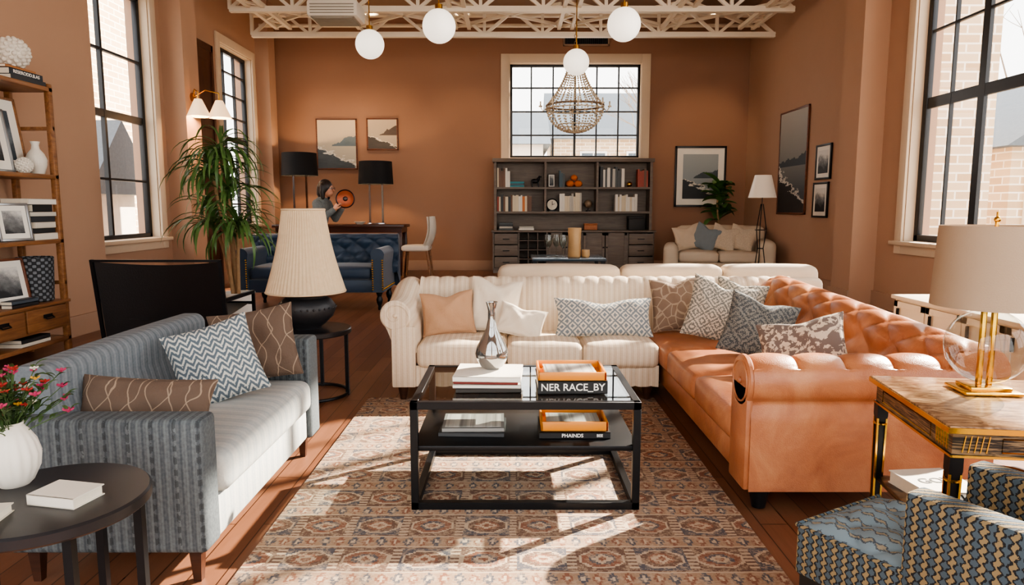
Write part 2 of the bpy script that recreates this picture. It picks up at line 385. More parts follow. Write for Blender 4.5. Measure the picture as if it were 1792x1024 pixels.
def coast(name,h,sky,mtn,sea,rock,seed,peak=.3):
    # layered shore: sky, mountain ridge falling to one side, pale sea, dark rocks in the near corner
    M=MT(name,.6); v=M.co(); x,y,z=M.xyz(v); zn=M.m('DIVIDE',z,h); xn=M.m('DIVIDE',x,h)
    n=M.noise(M.comb(xn,float(seed),0.0),5,6,.6); n2=M.noise(M.comb(xn,float(seed),M.m('MULTIPLY',zn,3.0)),4,6,.65)
    col=M.mix(M.m('ADD',zn,.3),c(sea),c(sky))
    ridge=M.m('ADD',M.m('MULTIPLY',xn,peak),M.m('MULTIPLY_ADD',n,.35,-.14))
    col=M.mix(M.m('MULTIPLY',M.m('LESS_THAN',zn,ridge),M.m('GREATER_THAN',zn,-.04)),col,M.mix(n2,c(mtn),dk(mtn,1.8)))
    shore=M.m('ADD',M.m('MULTIPLY',xn,-.45),M.m('MULTIPLY_ADD',n2,.5,-.50))
    col=M.mix(M.m('LESS_THAN',zn,shore),col,M.mix(n2,c(rock),dk(rock,2.2)))
    foam=M.m('LESS_THAN',M.m('ABSOLUTE',M.m('SUBTRACT',zn,M.m('ADD',shore,.02))),.018)
    return M.col(M.mix(M.m('MULTIPLY',foam,.8),col,c('E6DED0')))
# ---------------------------------------------------------------- ROOM
XL,XLN,XR,YB,YF,ZC=-4.8,-4.3,4.67,13.9,-1.6,5.1
def wall_holes(axis,p0,p1,a0,a1,z0,z1,holes):
    g=G()
    def bx(u0,u1,w0,w1):
        if u1-u0<1e-4 or w1-w0<1e-4: return
        g.add(box(p0,p1,u0,u1,w0,w1) if axis=='x' else box(u0,u1,p0,p1,w0,w1))
    cur=a0
    for (h0,h1,w0,w1) in sorted(holes):
        bx(cur,h0,z0,z1); bx(h0,h1,z0,w0); bx(h0,h1,w1,z1); cur=h1
    bx(cur,a1,z0,z1); return g
S('floor',box(-5.2,5.1,YF-.3,14.3,-.15,0),FLOOR)
S('ceiling',box(-5.2,5.1,YF-.3,14.3,ZC,ZC+.2),CEIL)
PY=7.25
LW=[(7.75,9.4,.85,4.0),(11.6,13.0,.95,3.95)]
gl=wall_holes('x',XL-.3,XL,PY,14.2,0,ZC,LW); gl.add(box(XL-.3,XLN,YF,PY,0,ZC)); gl.add(box(XL,-4.5,9.7,10.15,0,ZC)); gl.add(box(XL,-4.55,13.25,13.6,0,ZC))
S('wall_left',gl,WALL)
RW=[(3.2,8.2,.85,4.85),(-.8,2.4,.85,4.85)]
gr=wall_holes('x',XR,XR+.3,YF,14.2,0,ZC,RW); gr.add(box(4.35,XR,8.8,9.3,0,ZC)); S('wall_right',gr,WALL)
BW=[(-.05,2.55,2.24,4.08)]
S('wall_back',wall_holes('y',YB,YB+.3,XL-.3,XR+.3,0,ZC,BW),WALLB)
S('wall_front',wall_holes('y',YF-.3,YF,XL-.3,XR+.3,0,ZC,[(-4.2,-.2,.15,4.7),(.2,4.4,.15,4.7)]),WALL)
S('baseboard_back',box(XL,XR,YB-.03,YB,0,.2,.005),BASEB)
S('baseboard_left',J(box(XL,XL+.03,10.15,13.25,0,.2),box(XLN,XLN+.03,YF,PY,0,.2),box(-4.5,-4.47,9.67,10.18,0,.2),box(XL,XL+.03,PY,9.7,0,.2)),BASEB)
S('baseboard_right',J(box(XR-.03,XR,YF,8.8,0,.2),box(XR-.03,XR,9.3,YB,0,.2),box(4.32,4.35,8.78,9.33,0,.2)),BASEB)
nwin=[0]
def window(axis,pos,a0,a1,z0,z1,vs,hs,side,fr=.07,dep=.07,casing=.14,sill=True):
    nwin[0]+=1; n=nwin[0]
    def bx(u0,u1,w0,w1,d0,d1,bev=0):
        return box(d0,d1,u0,u1,w0,w1,bev) if axis=='x' else box(u0,u1,d0,d1,w0,w1,bev)
    g=G(); d0,d1=pos-dep/2,pos+dep/2
    for (u0,u1,w0,w1) in [(a0,a0+fr,z0,z1),(a1-fr,a1,z0,z1),(a0,a1,z0,z0+fr),(a0,a1,z1-fr,z1)]: g.add(bx(u0,u1,w0,w1,d0,d1,.008))
    for t,w in vs: u=a0+(a1-a0)*t; g.add(bx(u-w/2,u+w/2,z0,z1,d0+.01,d1-.01))
    for t,w in hs: u=z0+(z1-z0)*t; g.add(bx(a0,a1,u-w/2,u+w/2,d0+.012,d1-.012))
    o=S('window_%d'%n,g,BLACKF)
    gp=bx(a0+.02,a1-.02,z0+.02,z1-.02,pos-.003,pos+.003); obj('window_glass',gp,WGLASS,parent=o)
    if casing:
        rs=side[0]; e0,e1=sorted((rs,rs+side[1]*.035)); C=casing; g=G()
        g.add(bx(a0-C,a0,z0-C,z1+C,e0,e1,.006)); g.add(bx(a1,a1+C,z0-C,z1+C,e0,e1,.006)); g.add(bx(a0,a1,z1,z1+C,e0,e1,.006)); g.add(bx(a0,a1,z0-C,z0,e0,e1,.006))
        f0,f1=sorted((pos+side[1]*dep/2,rs))
        g.add(bx(a0-.001,a0+.012,z0,z1,f0,f1)); g.add(bx(a1-.012,a1+.001,z0,z1,f0,f1)); g.add(bx(a0,a1,z0-.001,z0+.015,f0,f1)); g.add(bx(a0,a1,z1-.012,z1+.001,f0,f1))
        if sill:
            q0,q1=sorted((rs,rs+side[1]*.09)); g.add(bx(a0-C-.03,a1+C+.03,z0-.035,z0+.012,q0,q1,.008))
        S('trim_%d'%n,g,TRIM)
th=.028
window('x',XL-.14,7.75,9.4,.85,4.0,[(.45,.045)],[(.24,th),(.49,.09),(.73,th)],(XL,1))
window('x',XL-.14,11.6,13.0,.95,3.95,[(.33,th),(.66,th)],[(.125,th),(.25,th),(.375,th),(.5,.08),(.625,th),(.75,th),(.875,th)],(XL,1))
window('x',XR+.14,3.2,8.2,.85,4.85,[(.8,.10),(.9,.022),(.6,.10),(.4,.10),(.2,.10)],[(.40,.12),(.60,.025),(.8,.025)],(XR,-1),fr=.09,dep=.06)
window('x',XR+.14,-.8,2.4,.85,4.85,[(.25,.06),(.5,.12),(.75,.06)],[(.4,.12),(.57,th),(.74,th),(.9,th)],(XR,-1),fr=.09)
window('y',YB+.12,-.05,2.55,2.24,4.08,[(i/6,.045 if i==3 else th) for i in range(1,6)],[(.25,th),(.5,th),(.75,th)],(YB,-1),fr=.06,casing=.17,sill=False)
window('y',YF-.15,-4.2,-.2,.15,4.7,[(.33,.08),(.66,.08)],[(.6,.08)],(YF,1),casing=0)  # unseen front windows, added so sky light fills the room from behind
window('y',YF-.15,.2,4.4,.15,4.7,[(.33,.08),(.66,.08)],[(.6,.08)],(YF,1),casing=0)
# door
DOORM=wood('dark_door_wood','3A2116','5C3724',2)
d=S('door_1',J(box(XL,XL+.05,10.3,10.4,0,3.8),box(XL,XL+.05,11.2,11.27,0,3.8),box(XL,XL+.05,10.3,11.27,3.7,3.8),box(XL+.005,XL+.03,10.4,11.2,.01,3.7)),DOORM)
obj('panel',J(*[box(XL+.03,XL+.045,10.48,11.12,z,z+h,.006) for z,h in ((.2,.9),(1.25,1.1),(2.5,1.05))]),DOORM,parent=d)
obj('door_knob',ball(.035).at(XL+.085,11.1,1.1),BRASS,parent=d)
# roof trusses
def truss(a,b,zt,zb,n,label):
    A=Vector(a);B=Vector(b); g=G(); g.add(bar((A.x,A.y,zb),(B.x,B.y,zb),.085)); g.add(bar((A.x,A.y,zt),(B.x,B.y,zt),.075))
    for i in range(n):
        p=A.lerp(B,i/n); q=A.lerp(B,(i+1)/n); m=A.lerp(B,(i+.5)/n)
        g.add(bar((p.x,p.y,zb),(m.x,m.y,zt),.05)); g.add(bar((m.x,m.y,zt),(q.x,q.y,zb),.05)); g.add(bar((p.x,p.y,zb),(p.x,p.y,zt),.05))
    base=A.copy(); base.z=zb; g.v=[(p[0]-A.x,p[1]-A.y,p[2]-zb) for p in g.v]
    return obj('roof_truss',g,WHITET,loc=base,label=label,cat='roof truss',group='white steel roof trusses')
lab='white painted steel roof truss spanning under the ceiling'
truss((-4.45,12.2,0),(4.5,12.2,0),4.60,4.2,9,lab); truss((-4.3,10.9,0),(4.3,10.9,0),4.66,4.26,9,lab)
lab2='white steel lattice beam joining the main trusses'
for x in (-4.0,-2.6,-.95,.8,2.55,4.1):
    g=G()
    for xx in (x,x+.22 if x<4 else x-.22): g.add(bar((xx,9.1,4.3),(xx,12.15,4.3),.06))
    x2=x+.22 if x<4 else x-.22
    for i in range(6):
        y=9.1+i*.5; g.add(bar((x,y,4.3),(x2,y+.25,4.3),.035)); g.add(bar((x2,y+.25,4.3),(x,y+.5,4.3),.035))
    g.v=[(p[0]-x,p[1]-9.1,p[2]-4.3) for p in g.v]
    obj('lattice_beam',g,WHITET,loc=(x,9.1,4.3),label=lab2,cat='beam',group='steel lattice beams')
for x0,x1 in ((-4.1,-2.7),(-2.5,-1.0),(-.8,.75),(1.0,2.5),(2.8,4.0)):
    g=J(bar((0,0,0),(x1-x0,-1.2,0),.045),bar((0,-1.2,0),(x1-x0,0,0),.045))
    obj('cross_brace',g,WHITET,loc=(x0,12.15,4.36),label='thin white steel cross brace between lattice beams',cat='brace',group='steel cross braces')
for i,(y,r) in enumerate(((12.9,.05),(13.25,.035))):
    obj('ceiling_pipe',tube([(-4.7,0,0),(4.6,0,0)],r,12),WHITET,loc=(0,y,4.72-.1*i),label='cream painted pipe running below the ceiling',cat='pipe',group='ceiling pipes')
ac=thing('air_conditioner','white boxy ceiling air conditioner with grille slots','air conditioner',(-2.58,10.5,3.95))
part(ac,'housing',box(-2.95,-2.22,10.25,10.8,4.0,4.22,.03),sm('ac_white','D9D2C6',.5,0,.04))
part(ac,'grille',J(box(-2.9,-2.28,10.28,10.76,3.985,4.0),*[box(-2.88,-2.3,10.29+.06*i,10.315+.06*i,3.97,3.99) for i in range(8)],*[box(-2.9,-2.27,10.242,10.25,4.03+.04*i,4.045+.04*i) for i in range(4)]),sm('vent_grey','8A8276',.5))
for x in (-2.85,-2.35):
    for y in (10.3,10.72): part(ac,'hanger',bar((x,y,4.22),(x,y,5.1),.02),BLACKM)
vent=thing('air_vent','flat rectangular metal air vent high on the brown wall','air vent',(1.45,13.88,4.5))
part(vent,'frame',J(box(1.0,1.9,13.86,13.9,4.40,4.43),box(1.0,1.9,13.86,13.9,4.60,4.63),box(1.0,1.03,13.86,13.9,4.4,4.63),box(1.87,1.9,13.86,13.9,4.4,4.63)),CEIL)
part(vent,'slats',J(box(1.03,1.87,13.89,13.9,4.43,4.60),*[box(1.05+i*.04,1.07+i*.04,13.87,13.9,4.43,4.60) for i in range(21)]),BLACKM)
# ---------------------------------------------------------------- globes and chandelier
GLOBE=emis('opal_glass','FFF1DC',.9,'FFFFFF')
for x,y,z,r in ((-2.0,10.0,3.54,.2),(-.88,8.6,3.43,.2),(1.35,8.6,3.45,.2),(.97,10.7,3.44,.195)):
    t=thing('globe_pendant','round opal white glass globe pendant on thin rod','pendant lamp',(x,y,z-r),group='opal globe pendants')
    part(t,'glass_globe',ball(r,40,24).at(x,y,z),GLOBE); part(t,'cap',cyl(.045,z+r-.01,z+r+.05).at(x,y,0),BRASS); part(t,'rod',cyl(.008,z+r+.04,ZC,8).at(x,y,0),BRASS); part(t,'canopy',cyl(.07,ZC-.03,ZC).at(x,y,0),BRASS)
cx,cy=1.04,11.6
ch=thing('chandelier','beaded empire basket chandelier in pale aged beads on chain','chandelier',(cx,cy,2.5))
BEAD=sm('aged_bead','D2C0A4',.5,0,.15); DBR=sm('aged_bronze','8A745E',.45,.3,.2)
for z,r,w in ((2.93,.47,.016),(2.87,.48,.010),(2.62,.27,.01),(3.62,.12,.015)): part(ch,'ring',tube(circ(cx,cy,z,r,48),w,8,True),BEAD if z<2.9 else DBR)
g=G()
for k in range(26):
    a=2*pi*k/26
    for j in range(20):
        t=j/19; rr=.12+(.47-.12)*t**1.7; z=3.62+(2.93-3.62)*t; g.add(ball(.015,6,4).at(cx+rr*math.cos(a),cy+rr*math.sin(a),z))
part(ch,'bead_strands',g,BEAD)['kind']='stuff'
g=G()
for k in range(24):
    a=2*pi*k/24
    for j in range(14):
        t=j/13; rr=.47*math.cos(t*pi/2*.96); z=2.92-.42*math.sin(t*pi/2); g.add(ball(.017,6,4).at(cx+rr*math.cos(a),cy+rr*math.sin(a),z))
part(ch,'beaded_basket',g,BEAD)['kind']='stuff'
for k in range(8):
    a=2*pi*k/8; part(ch,'candle_arm',J(tube([(cx+.46*math.cos(a),cy+.46*math.sin(a),2.9),(cx+.53*math.cos(a),cy+.53*math.sin(a),2.84),(cx+.57*math.cos(a),cy+.57*math.sin(a),2.92)],.009,6),cyl(.03,2.91,2.93,12).at(cx+.57*math.cos(a),cy+.57*math.sin(a),0),cyl(.012,2.92,3.0,8).at(cx+.57*math.cos(a),cy+.57*math.sin(a),0)),BEAD)
g=G(); z=3.62
while z<ZC-.06:
    g.add(tube([(cx+(.022*math.cos(t) if int((z-3.62)/.055)%2 else 0),cy+(0 if int((z-3.62)/.055)%2 else .022*math.cos(t)),z+.03+.035*math.sin(t)) for t in [2*pi*i/10 for i in range(10)]],.005,5,True)); z+=.055
part(ch,'chain',g,DBR)
# ---------------------------------------------------------------- exterior
def brickm(name,a,b,m,w=.42,h=.14):
    M=MT(name,.9); t=M.n.new('ShaderNodeTexBrick'); v=M.co(); x,y,z=M.xyz(v); M.L(M.comb(M.m('ADD',x,y),z,0.0),t.inputs[0])
    t.inputs['Color1'].default_value=c(a); t.inputs['Color2'].default_value=c(b); t.inputs['Mortar'].default_value=c(m); t.inputs['Scale'].default_value=1
    t.inputs['Mortar Size'].default_value=.014; t.inputs['Brick Width'].default_value=w; t.inputs['Row Height'].default_value=h; return M.col(t.outputs[0])
BRK=brickm('cream_brick','D0B594','BA9A76','EADCC8'); STUC=sm('pale_stucco','DCD2C4',.9); SLATE=sm('slate_roof','5B6268',.8,0,.3,scale=20)
WHT=sm('white_paint','E8E4DC',.6,0,.04); DGL=sm('dark_house_glass','4A5660',.1)
S('floor_exterior',box(-60,60,-30,80,-.6,-.3),sm('pale_pavement','B4ACA2',.9,0,.15,scale=.5))
def house(x0,x1,y0,y1,h,rh,mat,label,axis='y',wins=(),base='brick_building'):
    t=thing(base,label,'building',((x0+x1)/2,(y0+y1)/2,-.3))
    part(t,'body',box(x0,x1,y0,y1,-.3,h),mat)
    if rh:
        g=G(); e=.3
        if axis=='y':
            m=(x0+x1)/2; g.v=[(x0-e,y0-e,h),(x1+e,y0-e,h),(m,y0-e,h+rh),(x0-e,y1+e,h),(x1+e,y1+e,h),(m,y1+e,h+rh)]
        else:
            m=(y0+y1)/2; g.v=[(x0-e,y1+e,h),(x0-e,y0-e,h),(x0-e,m,h+rh),(x1+e,y1+e,h),(x1+e,y0-e,h),(x1+e,m,h+rh)]
        g.f=[(0,1,2),(3,5,4),(0,2,5,3),(1,4,5,2),(0,3,4,1)]; g.m=[0]*5; part(t,'roof',g,SLATE)
    for (ax,p,a,b,z0,z1) in wins:
        def bx(u0,u1,w0,w1,d): return box(p-d,p+d,u0,u1,w0,w1) if ax=='x' else box(u0,u1,p-d,p+d,w0,w1)
        w=part(t,'house_window',J(bx(a-.08,a,z0-.08,z1+.08,.06),bx(b,b+.08,z0-.08,z1+.08,.06),bx(a,b,z1,z1+.08,.06),bx(a,b,z0-.08,z0,.06),bx((a+b)/2-.02,(a+b)/2+.02,z0,z1,.05),bx(a,b,(z0+z1)/2-.02,(z0+z1)/2+.02,.05)),WHT)
        sub(w,t,'house_window_glass',bx(a,b,z0,z1,.02),DGL)
    return t
house(6.6,7.5,10.9,12.0,6.5,0,BRK,'tall cream brick building corner outside the tall windows')
house(8.6,12.5,12.0,15.6,2.3,1.5,BRK,'small brick house with gabled slate roof and white windows','y',wins=[('y',12.0,8.95,9.6,.1,2.0),('y',12.0,10.8,11.6,.3,1.9)])
house(-14,-9,11,17.5,6.0,0,BRK,'tall cream brick building seen through the side windows',wins=[('x',-9,12,13,1,3),('x',-9,14.5,15.5,1,3)])
house(-8.6,-7.2,11.6,13.2,1.5,1.3,STUC,'small pale outbuilding with steep dark gabled roof','x',base='outbuilding')
house(-6,1.2,27,33,3.7,1.6,STUC,'pale low building with grey pitched roof','x',wins=[('y',27,-1.5,-.6,1.5,3)],base='pale_building')
house(1.8,9,30,36,4.2,2.4,BRK,'brick row house with grey pitched roof','x',wins=[('y',30,3,4,2,3.6),('y',30,5,6,2,3.6)])
TRUNK=sm('bare_bark','857668',.9,0,.2)
def tree(x,y,h,seed):
    rr=random.Random(seed); g=G()
    def br(p,d,L,r,k):
        q=p+d*L; g.add(tube([p,p.lerp(q,.5)+Vector((rr.uniform(-.05,.05)*L,rr.uniform(-.05,.05)*L,0)),q],[r,r*.8,r*.6],5))
        if k>0:
            for _ in range(3):
                e=(d+Vector((rr.uniform(-.8,.8),rr.uniform(-.8,.8),rr.uniform(0,.5)))).normalized(); br(q,e,L*.68,r*.55,k-1)
    br(Vector((0,0,0)),Vector((0,0,1)),h*.33,.1,4)
    obj('bare_tree',g,TRUNK,loc=(x,y,-.3),label='leafless winter tree standing outside the windows',cat='tree',group='bare winter trees')
tree(13.2,20,8.5,1); tree(5.6,24,7.5,2); tree(-12,24,7,3); tree(16,19.6,8,5)
car=thing('car','white parked car on the street outside','car',(-8.0,9.3,-.3))
CARW=sm('white_car_paint','E9E9E9',.25,0,.02); TIRE=sm('tyre_rubber','151515',.8)
def carprof():
    pts=[(-2,.3),(-2,.85),(-1.75,1.0),(-1.3,1.05),(-.75,1.5),(.7,1.5),(1.35,1.05),(1.9,.95),(2.05,.6),(2.0,.3)]
    g=G(); n=len(pts)
    for x in (-.85,.85):
        for y,z in pts: g.v.append((-8.0+x*(1 if z<1.1 else .85),9.3+y,z-.3))
    g.f=[tuple(range(n)),tuple(range(2*n-1,n-1,-1))]+[(i,(i+1)%n,(i+1)%n+n,i+n) for i in range(n)]; g.m=[0]*len(g.f); return g
part(car,'car_body',carprof(),CARW); part(car,'car_window',box(-7.22,-7.19,8.8,9.9,.8,1.1,.01),DGL)
for y in (8.0,10.6):
    for x in (-8.8,-7.2): part(car,'wheel',cyl(.32,-.1,.1,24).at(x,y,.02,ry=90),TIRE)
# ---------------------------------------------------------------- RUG
S_r=obj('area_rug',box(-.945,.935,-1.7,1.4,0,.012,.004),RUG,loc=(0,3.0,.001),label='distressed banded medallion rug in rust, navy and cream',cat='rug')
# ---------------------------------------------------------------- LEATHER SOFA
t=thing('chesterfield_sofa','terracotta tufted leather sofa with rolled arm and black legs','sofa',(1.5,3.75,0))
prof=[(1.68,.33),(1.69,.42),(1.72,.53),(1.755,.61)]+arc(1.875,.665,.12,165,-25,16)+[(1.965,.57),(1.955,.4),(1.955,.1)]
def low(x,y,z):
    k=max(0,min(1,(z-.36)/.35)); return (x,y,z-.075*k*max(0,min(1,(4.7-y)/2.0)))
part(t,'backrest',sweep(prof,'y',2.68,4.84,220,tuft(.15,.12,.024,.60,.6)).warp(low),LEATH,ang=80)
prof=[(2.90,.33),(2.89,.42),(2.88,.5)]+arc(2.775,.545,.112,-10,205,18)+[(2.70,.47),(2.685,.4),(2.68,.1)]
part(t,'arm',sweep(prof,'x',.965,1.93,150,lambda u,s,L:(.024*(abs(math.sin(pi*(u-.965)/.193))**.4-1) if .14<s<.50 else 0),side=-1),LEATH,ang=80)
g=G(); g.add(cyl(.108,0,.03,32,bev=.008).at(.945,2.775,.545,ry=90)); g.add(box(.945,.975,2.69,2.885,.1,.54,.012)); g.add(ball(.014).at(.945,2.775,.545)); g.add(tube([(.945,2.775+.085*math.cos(a),.545+.085*math.sin(a)) for a in [2*pi*i/28 for i in range(28)]],.005,5,True))
part(t,'scroll_panel',g,LEATH)
for a,b in ((2.9,3.53),(3.535,4.17),(4.175,4.83)): part(t,'seat_cushion',softbox(.955,1.70,a,b,.225,.385,.045,.018,.012),LEATH,ang=80)
part(t,'base',box(.985,1.93,2.72,4.84,.09,.235,.02),LEATH)
for x in (1.03,1.89):
    for y in (2.74,4.78): part(t,'leg',cyl(.028,0.013,.1,16,r2=.045).at(x,y,0),BLACKM)
# ---------------------------------------------------------------- CREAM SOFA
t=thing('roll_arm_sofa','cream striped channel-back sofa with scrolled rolled arm','sofa',(.3,4.7,0))
chan=lambda w,dp,s0,s1:(lambda u,s,L: dp*(abs(math.sin(pi*u/w))**.5-1)*(1 if s0<s<s1 else 0))
prof=[(4.80,.33),(4.815,.42),(4.845,.55),(4.875,.62)]+arc(4.98,.66,.1,170,-20,16)+[(5.07,.55),(5.06,.1)]
part(t,'backrest',sweep(prof,'x',-.66,2.02,320,chan(.105,.014,.0,.62),side=1),CREAM,ang=70)
prof=[(-.615,.33),(-.62,.45),(-.64,.52)]+arc(-.745,.57,.095,-15,205,18)+[(-.80,.47),(-.775,.4),(-.765,.1)]
g=sweep(prof,'y',4.34,5.05,70,lambda u,s,L:0,side=-1)
def lift(x,y,z):
    k=max(0,min(1,(y-4.5)/.45)); k=k*k*(3-2*k); return (x,y,z+.085*k*max(0,min(1,(z-.3)/.3)))
part(t,'arm',g.warp(lift),CREAM,ang=70)
g=G(); g.add(cyl(.098,0,.03,36,bev=.01).at(-.745,4.345,.57,rx=90)); g.add(box(-.775,-.62,4.315,4.345,.1,.5,.012))
g.add(tube([(-.745+(.085-.0115*a)*math.cos(a),4.314,.57+(.085-.0115*a)*math.sin(a)) for a in [i*.25 for i in range(28)]],.006,6)); g.add(ball(.014).at(-.745,4.312,.57))
part(t,'scroll_panel',g,CREAM)
for a,b in ((-.615,-.035),(-.03,.455),(.46,.95)):
    part(t,'seat_cushion',softbox(a,b,4.31,4.83,.225,.385,.045,.018,.01),CREAM,ang=80)
part(t,'base',sweep([(4.345,.24),(4.34,.2),(4.34,.1),(5.0,.09)],'x',-.64,.95,200,chan(.1,.01,0,.16),side=-1),CREAM)
for x in (-.71,.88):
    for y in (4.37,5.0): part(t,'leg',cyl(.02,0.013,.1,16,r2=.035).at(x,y,0),DKWOOD)
t=thing('beige_sofa','beige sofa with three loose back cushions seen from behind','sofa',(1.18,5.9,0))
part(t,'backrest',box(-.12,2.48,5.4,5.55,.1,.70,.05,3),BEIGE); part(t,'base',box(-.1,2.46,5.55,6.3,.1,.3,.03),BEIGE)
for a,b in ((-.11,.875),(.885,1.70),(1.71,2.47)):
    part(t,'back_cushion',softbox(a,b,5.47,5.70,.40,.79,.06,.012,.015),BEIGE,ang=80); part(t,'seat_cushion',softbox(a,b,5.70,6.33,.3,.44,.04,.015,0),BEIGE,ang=80)
for a in (-.2,2.44): part(t,'arm',box(a,a+.12,5.42,6.3,.1,.58,.05,3),BEIGE)
for x in (-.12,2.48):
    for y in (5.47,6.25): part(t,'leg',cyl(.02,0,.1,12,r2=.03).at(x,y,0),DKWOOD)
# ---------------------------------------------------------------- GREY SOFA
t=thing('grey_sofa','blue-grey striped sofa with straight arms and dark tapered legs','sofa',(-1.33,2.8,0))
part(t,'arm',box(-1.66,-1.0,2.13,2.25,.12,.575,.02,3),GREYS); part(t,'arm',box(-1.66,-.985,3.27,3.42,.12,.62,.02,3),GREYS)
def backp(u,s,L): return .004*math.sin(pi*(u-2.2)/1.2)
prof=[(-1.46,.36),(-1.52,.60)]+arc(-1.565,.69,.045,10,90,6)+arc(-1.615,.69,.045,90,180,6)+[(-1.66,.5),(-1.66,.12)]
part(t,'backrest',sweep(prof,'y',2.2,3.35,40,backp,side=-1),GREYB,ang=60)
part(t,'seat_cushion',softbox(-1.48,-.975,2.255,3.265,.27,.425,.045,.02,.012,cuts=15),GREYY,ang=80)
part(t,'base',box(-1.62,-1.01,2.2,3.35,.12,.27,.015),GREYY)
def tleg(x,y,h=.12): return lathe([(0,0),(.018,0),(.03,h),(0,h)],4).at(x,y,0,rz=45)
for x in (-1.06,-1.6):
    for y in (2.19,3.36): part(t,'leg',tleg(x,y,.125),DKWOOD)
def cushion(lbl,w,h,th,mat,loc,rot,seed,group=None,chop=0):
    return obj('throw_pillow',pillow(w,h,th,seed=seed,chop=chop),mat,loc=loc,rot=rot,label=lbl,cat='pillow',group=group,ang=80,fix=False)
cushion('brown lumbar pillow with tan curved lines on the grey sofa',.46,.22,.12,BRL,(-1.30,2.365,.545),(68,4,6),1)
cushion('blue and cream zigzag pillow on the grey sofa',.345,.345,.13,ZIG,(-1.255,2.85,.60),(66,-15,26),2)
cushion('brown pillow with tan curved lines leaning on the sofa arm',.38,.34,.13,BRL,(-1.20,3.15,.615),(76,-9,12),3)
G1='throw pillows on the cream and leather sofas'
cushion('tan linen pillow with fringe on the cream sofa',.36,.30,.13,TANP,(-.44,4.66,.535),(72,-4,8),4,G1,.03)
cushion('large cream linen pillow on the cream sofa',.35,.38,.12,CREAMP,(-.12,4.74,.575),(74,6,-4),5,G1,.04)
cushion('small cream pillow tilted on the cream sofa',.32,.22,.11,CREAMP,(.06,4.58,.49),(62,14,-6),6,G1,.02)
cushion('grey and cream diamond lumbar pillow on the cream sofa',.66,.27,.13,DIA,(.62,4.60,.515),(66,0,0),7,G1,.035)
cushion('taupe patterned pillow leaning on the sofa back',.34,.37,.13,BRL2,(1.14,4.72,.585),(74,-4,-4),8,G1,.03)
cushion('cream and charcoal diamond pillow in the sofa corner',.42,.41,.13,DIA3,(1.36,4.44,.58),(72,14,-12),9,G1,.04)
cushion('charcoal diamond pillow resting on the leather seat',.39,.38,.13,DIA2,(1.45,3.98,.55),(62,14,-20),10,G1,.03)
cushion('pale patterned pillow tucked behind the others',.34,.34,.12,DIA3,(1.56,4.68,.585),(76,10,-20),11,G1,.02)
cushion('brown and cream floral pillow on the leather sofa',.43,.32,.14,FLO,(1.50,3.48,.535),(62,-14,-28),12,G1,.02)
# ---------------------------------------------------------------- COFFEE TABLE
x0,x1,y0,y1,H=-.415,.525,2.70,3.37,.47
t=thing('coffee_table','black metal coffee table with smoked glass top and lower shelf','coffee table',((x0+x1)/2,(y0+y1)/2,.013))
b=.031
for x in (x0,x1-b):
    for y in (y0,y1-b): part(t,'leg',box(x,x+b,y,y+b,.014,H-b,.0015,1),BLACKM)
g=G()
for z in (.014,H-b):
    g.add(box(x0,x1,y0,y0+b,z,z+b,.0015,1)); g.add(box(x0,x1,y1-b,y1,z,z+b,.0015,1)); g.add(box(x0,x0+b,y0,y1,z,z+b,.0015,1)); g.add(box(x1-b,x1,y0,y1,z,z+b,.0015,1))
part(t,'frame',g,BLACKM)
part(t,'glass_top',box(x0+b,x1-b,y0+b,y1-b,H-.012,H-.002),TGLASS)
part(t,'lower_shelf',box(x0+.01,x1-.01,y0+.01,y1-.01,.262,.284,.003),BLACKM)
def cm(h,rough=.5): 
    k='cover_'+h
    return bpy.data.materials.get(k) or sm(k,h,rough,0,.06)
def text(s,size,mat,parent,loc,rot,ext=.0008,w=None):
    cu=bpy.data.curves.new('lettering','FONT'); cu.body=s; cu.size=size; cu.extrude=ext; cu.align_x='CENTER'; cu.align_y='CENTER'; cu.offset=size*.012
    o=bpy.data.objects.new('tmp',cu); COL.objects.link(o); dg=bpy.context.evaluated_depsgraph_get(); me=bpy.data.meshes.new_from_object(o.evaluated_get(dg)); bpy.data.objects.remove(o)
    me.materials.clear(); me.materials.append(mat); q=bpy.data.objects.new('lettering',me); COL.objects.link(q); q.parent=parent; q.location=loc; q.rotation_euler=[math.radians(a) for a in rot]
    if w:
        xs=[v.co.x for v in me.vertices]; k=w/(max(xs)-min(xs)); q.scale=(k,k if k<1.3 else 1.2,1)
    return q
def book(w,d,h,col,loc,rz=0,label='hardcover book',group=None,cov=None,split=True):
    ct=.0025 if h<.04 else .004
    cg=J(box(-w/2,w/2,-d/2,d/2,0,ct),box(-w/2,w/2,-d/2,d/2,h-ct,h),box(-w/2,w/2,-d/2,-d/2+ct,0,h))
    pg=box(-w/2+.004,w/2-.004,-d/2+ct,d/2-.004,ct,h-ct)
    o=obj('book',cg,cov or cm(col),loc=loc,rot=(0,0,rz),label=label,cat='book',group=group)
    obj('pages',pg,PAGES,parent=o); return o
def stack(x,y,z,specs,group,rz=0):
    for i,(w,d,h,col,lbl) in enumerate(specs):
        o=book(w,d,h,col,(x+R.uniform(-.006,.006),y+R.uniform(-.006,.006),z),rz+R.uniform(-4,4),lbl,group); z+=h+.0008
    return z,o
zt,_=stack(-.10,2.97,H+.0005,[(.28,.24,.018,'2A2623','black hardcover book at the bottom of the table stack'),(.29,.25,.015,'E4DED2','white hardcover book in the table stack'),(.275,.24,.012,'7A2A22','dark red thin book in the table stack'),(.29,.25,.022,'EEE7DB','thick white book on top of the table stack')],'coffee table book stack')
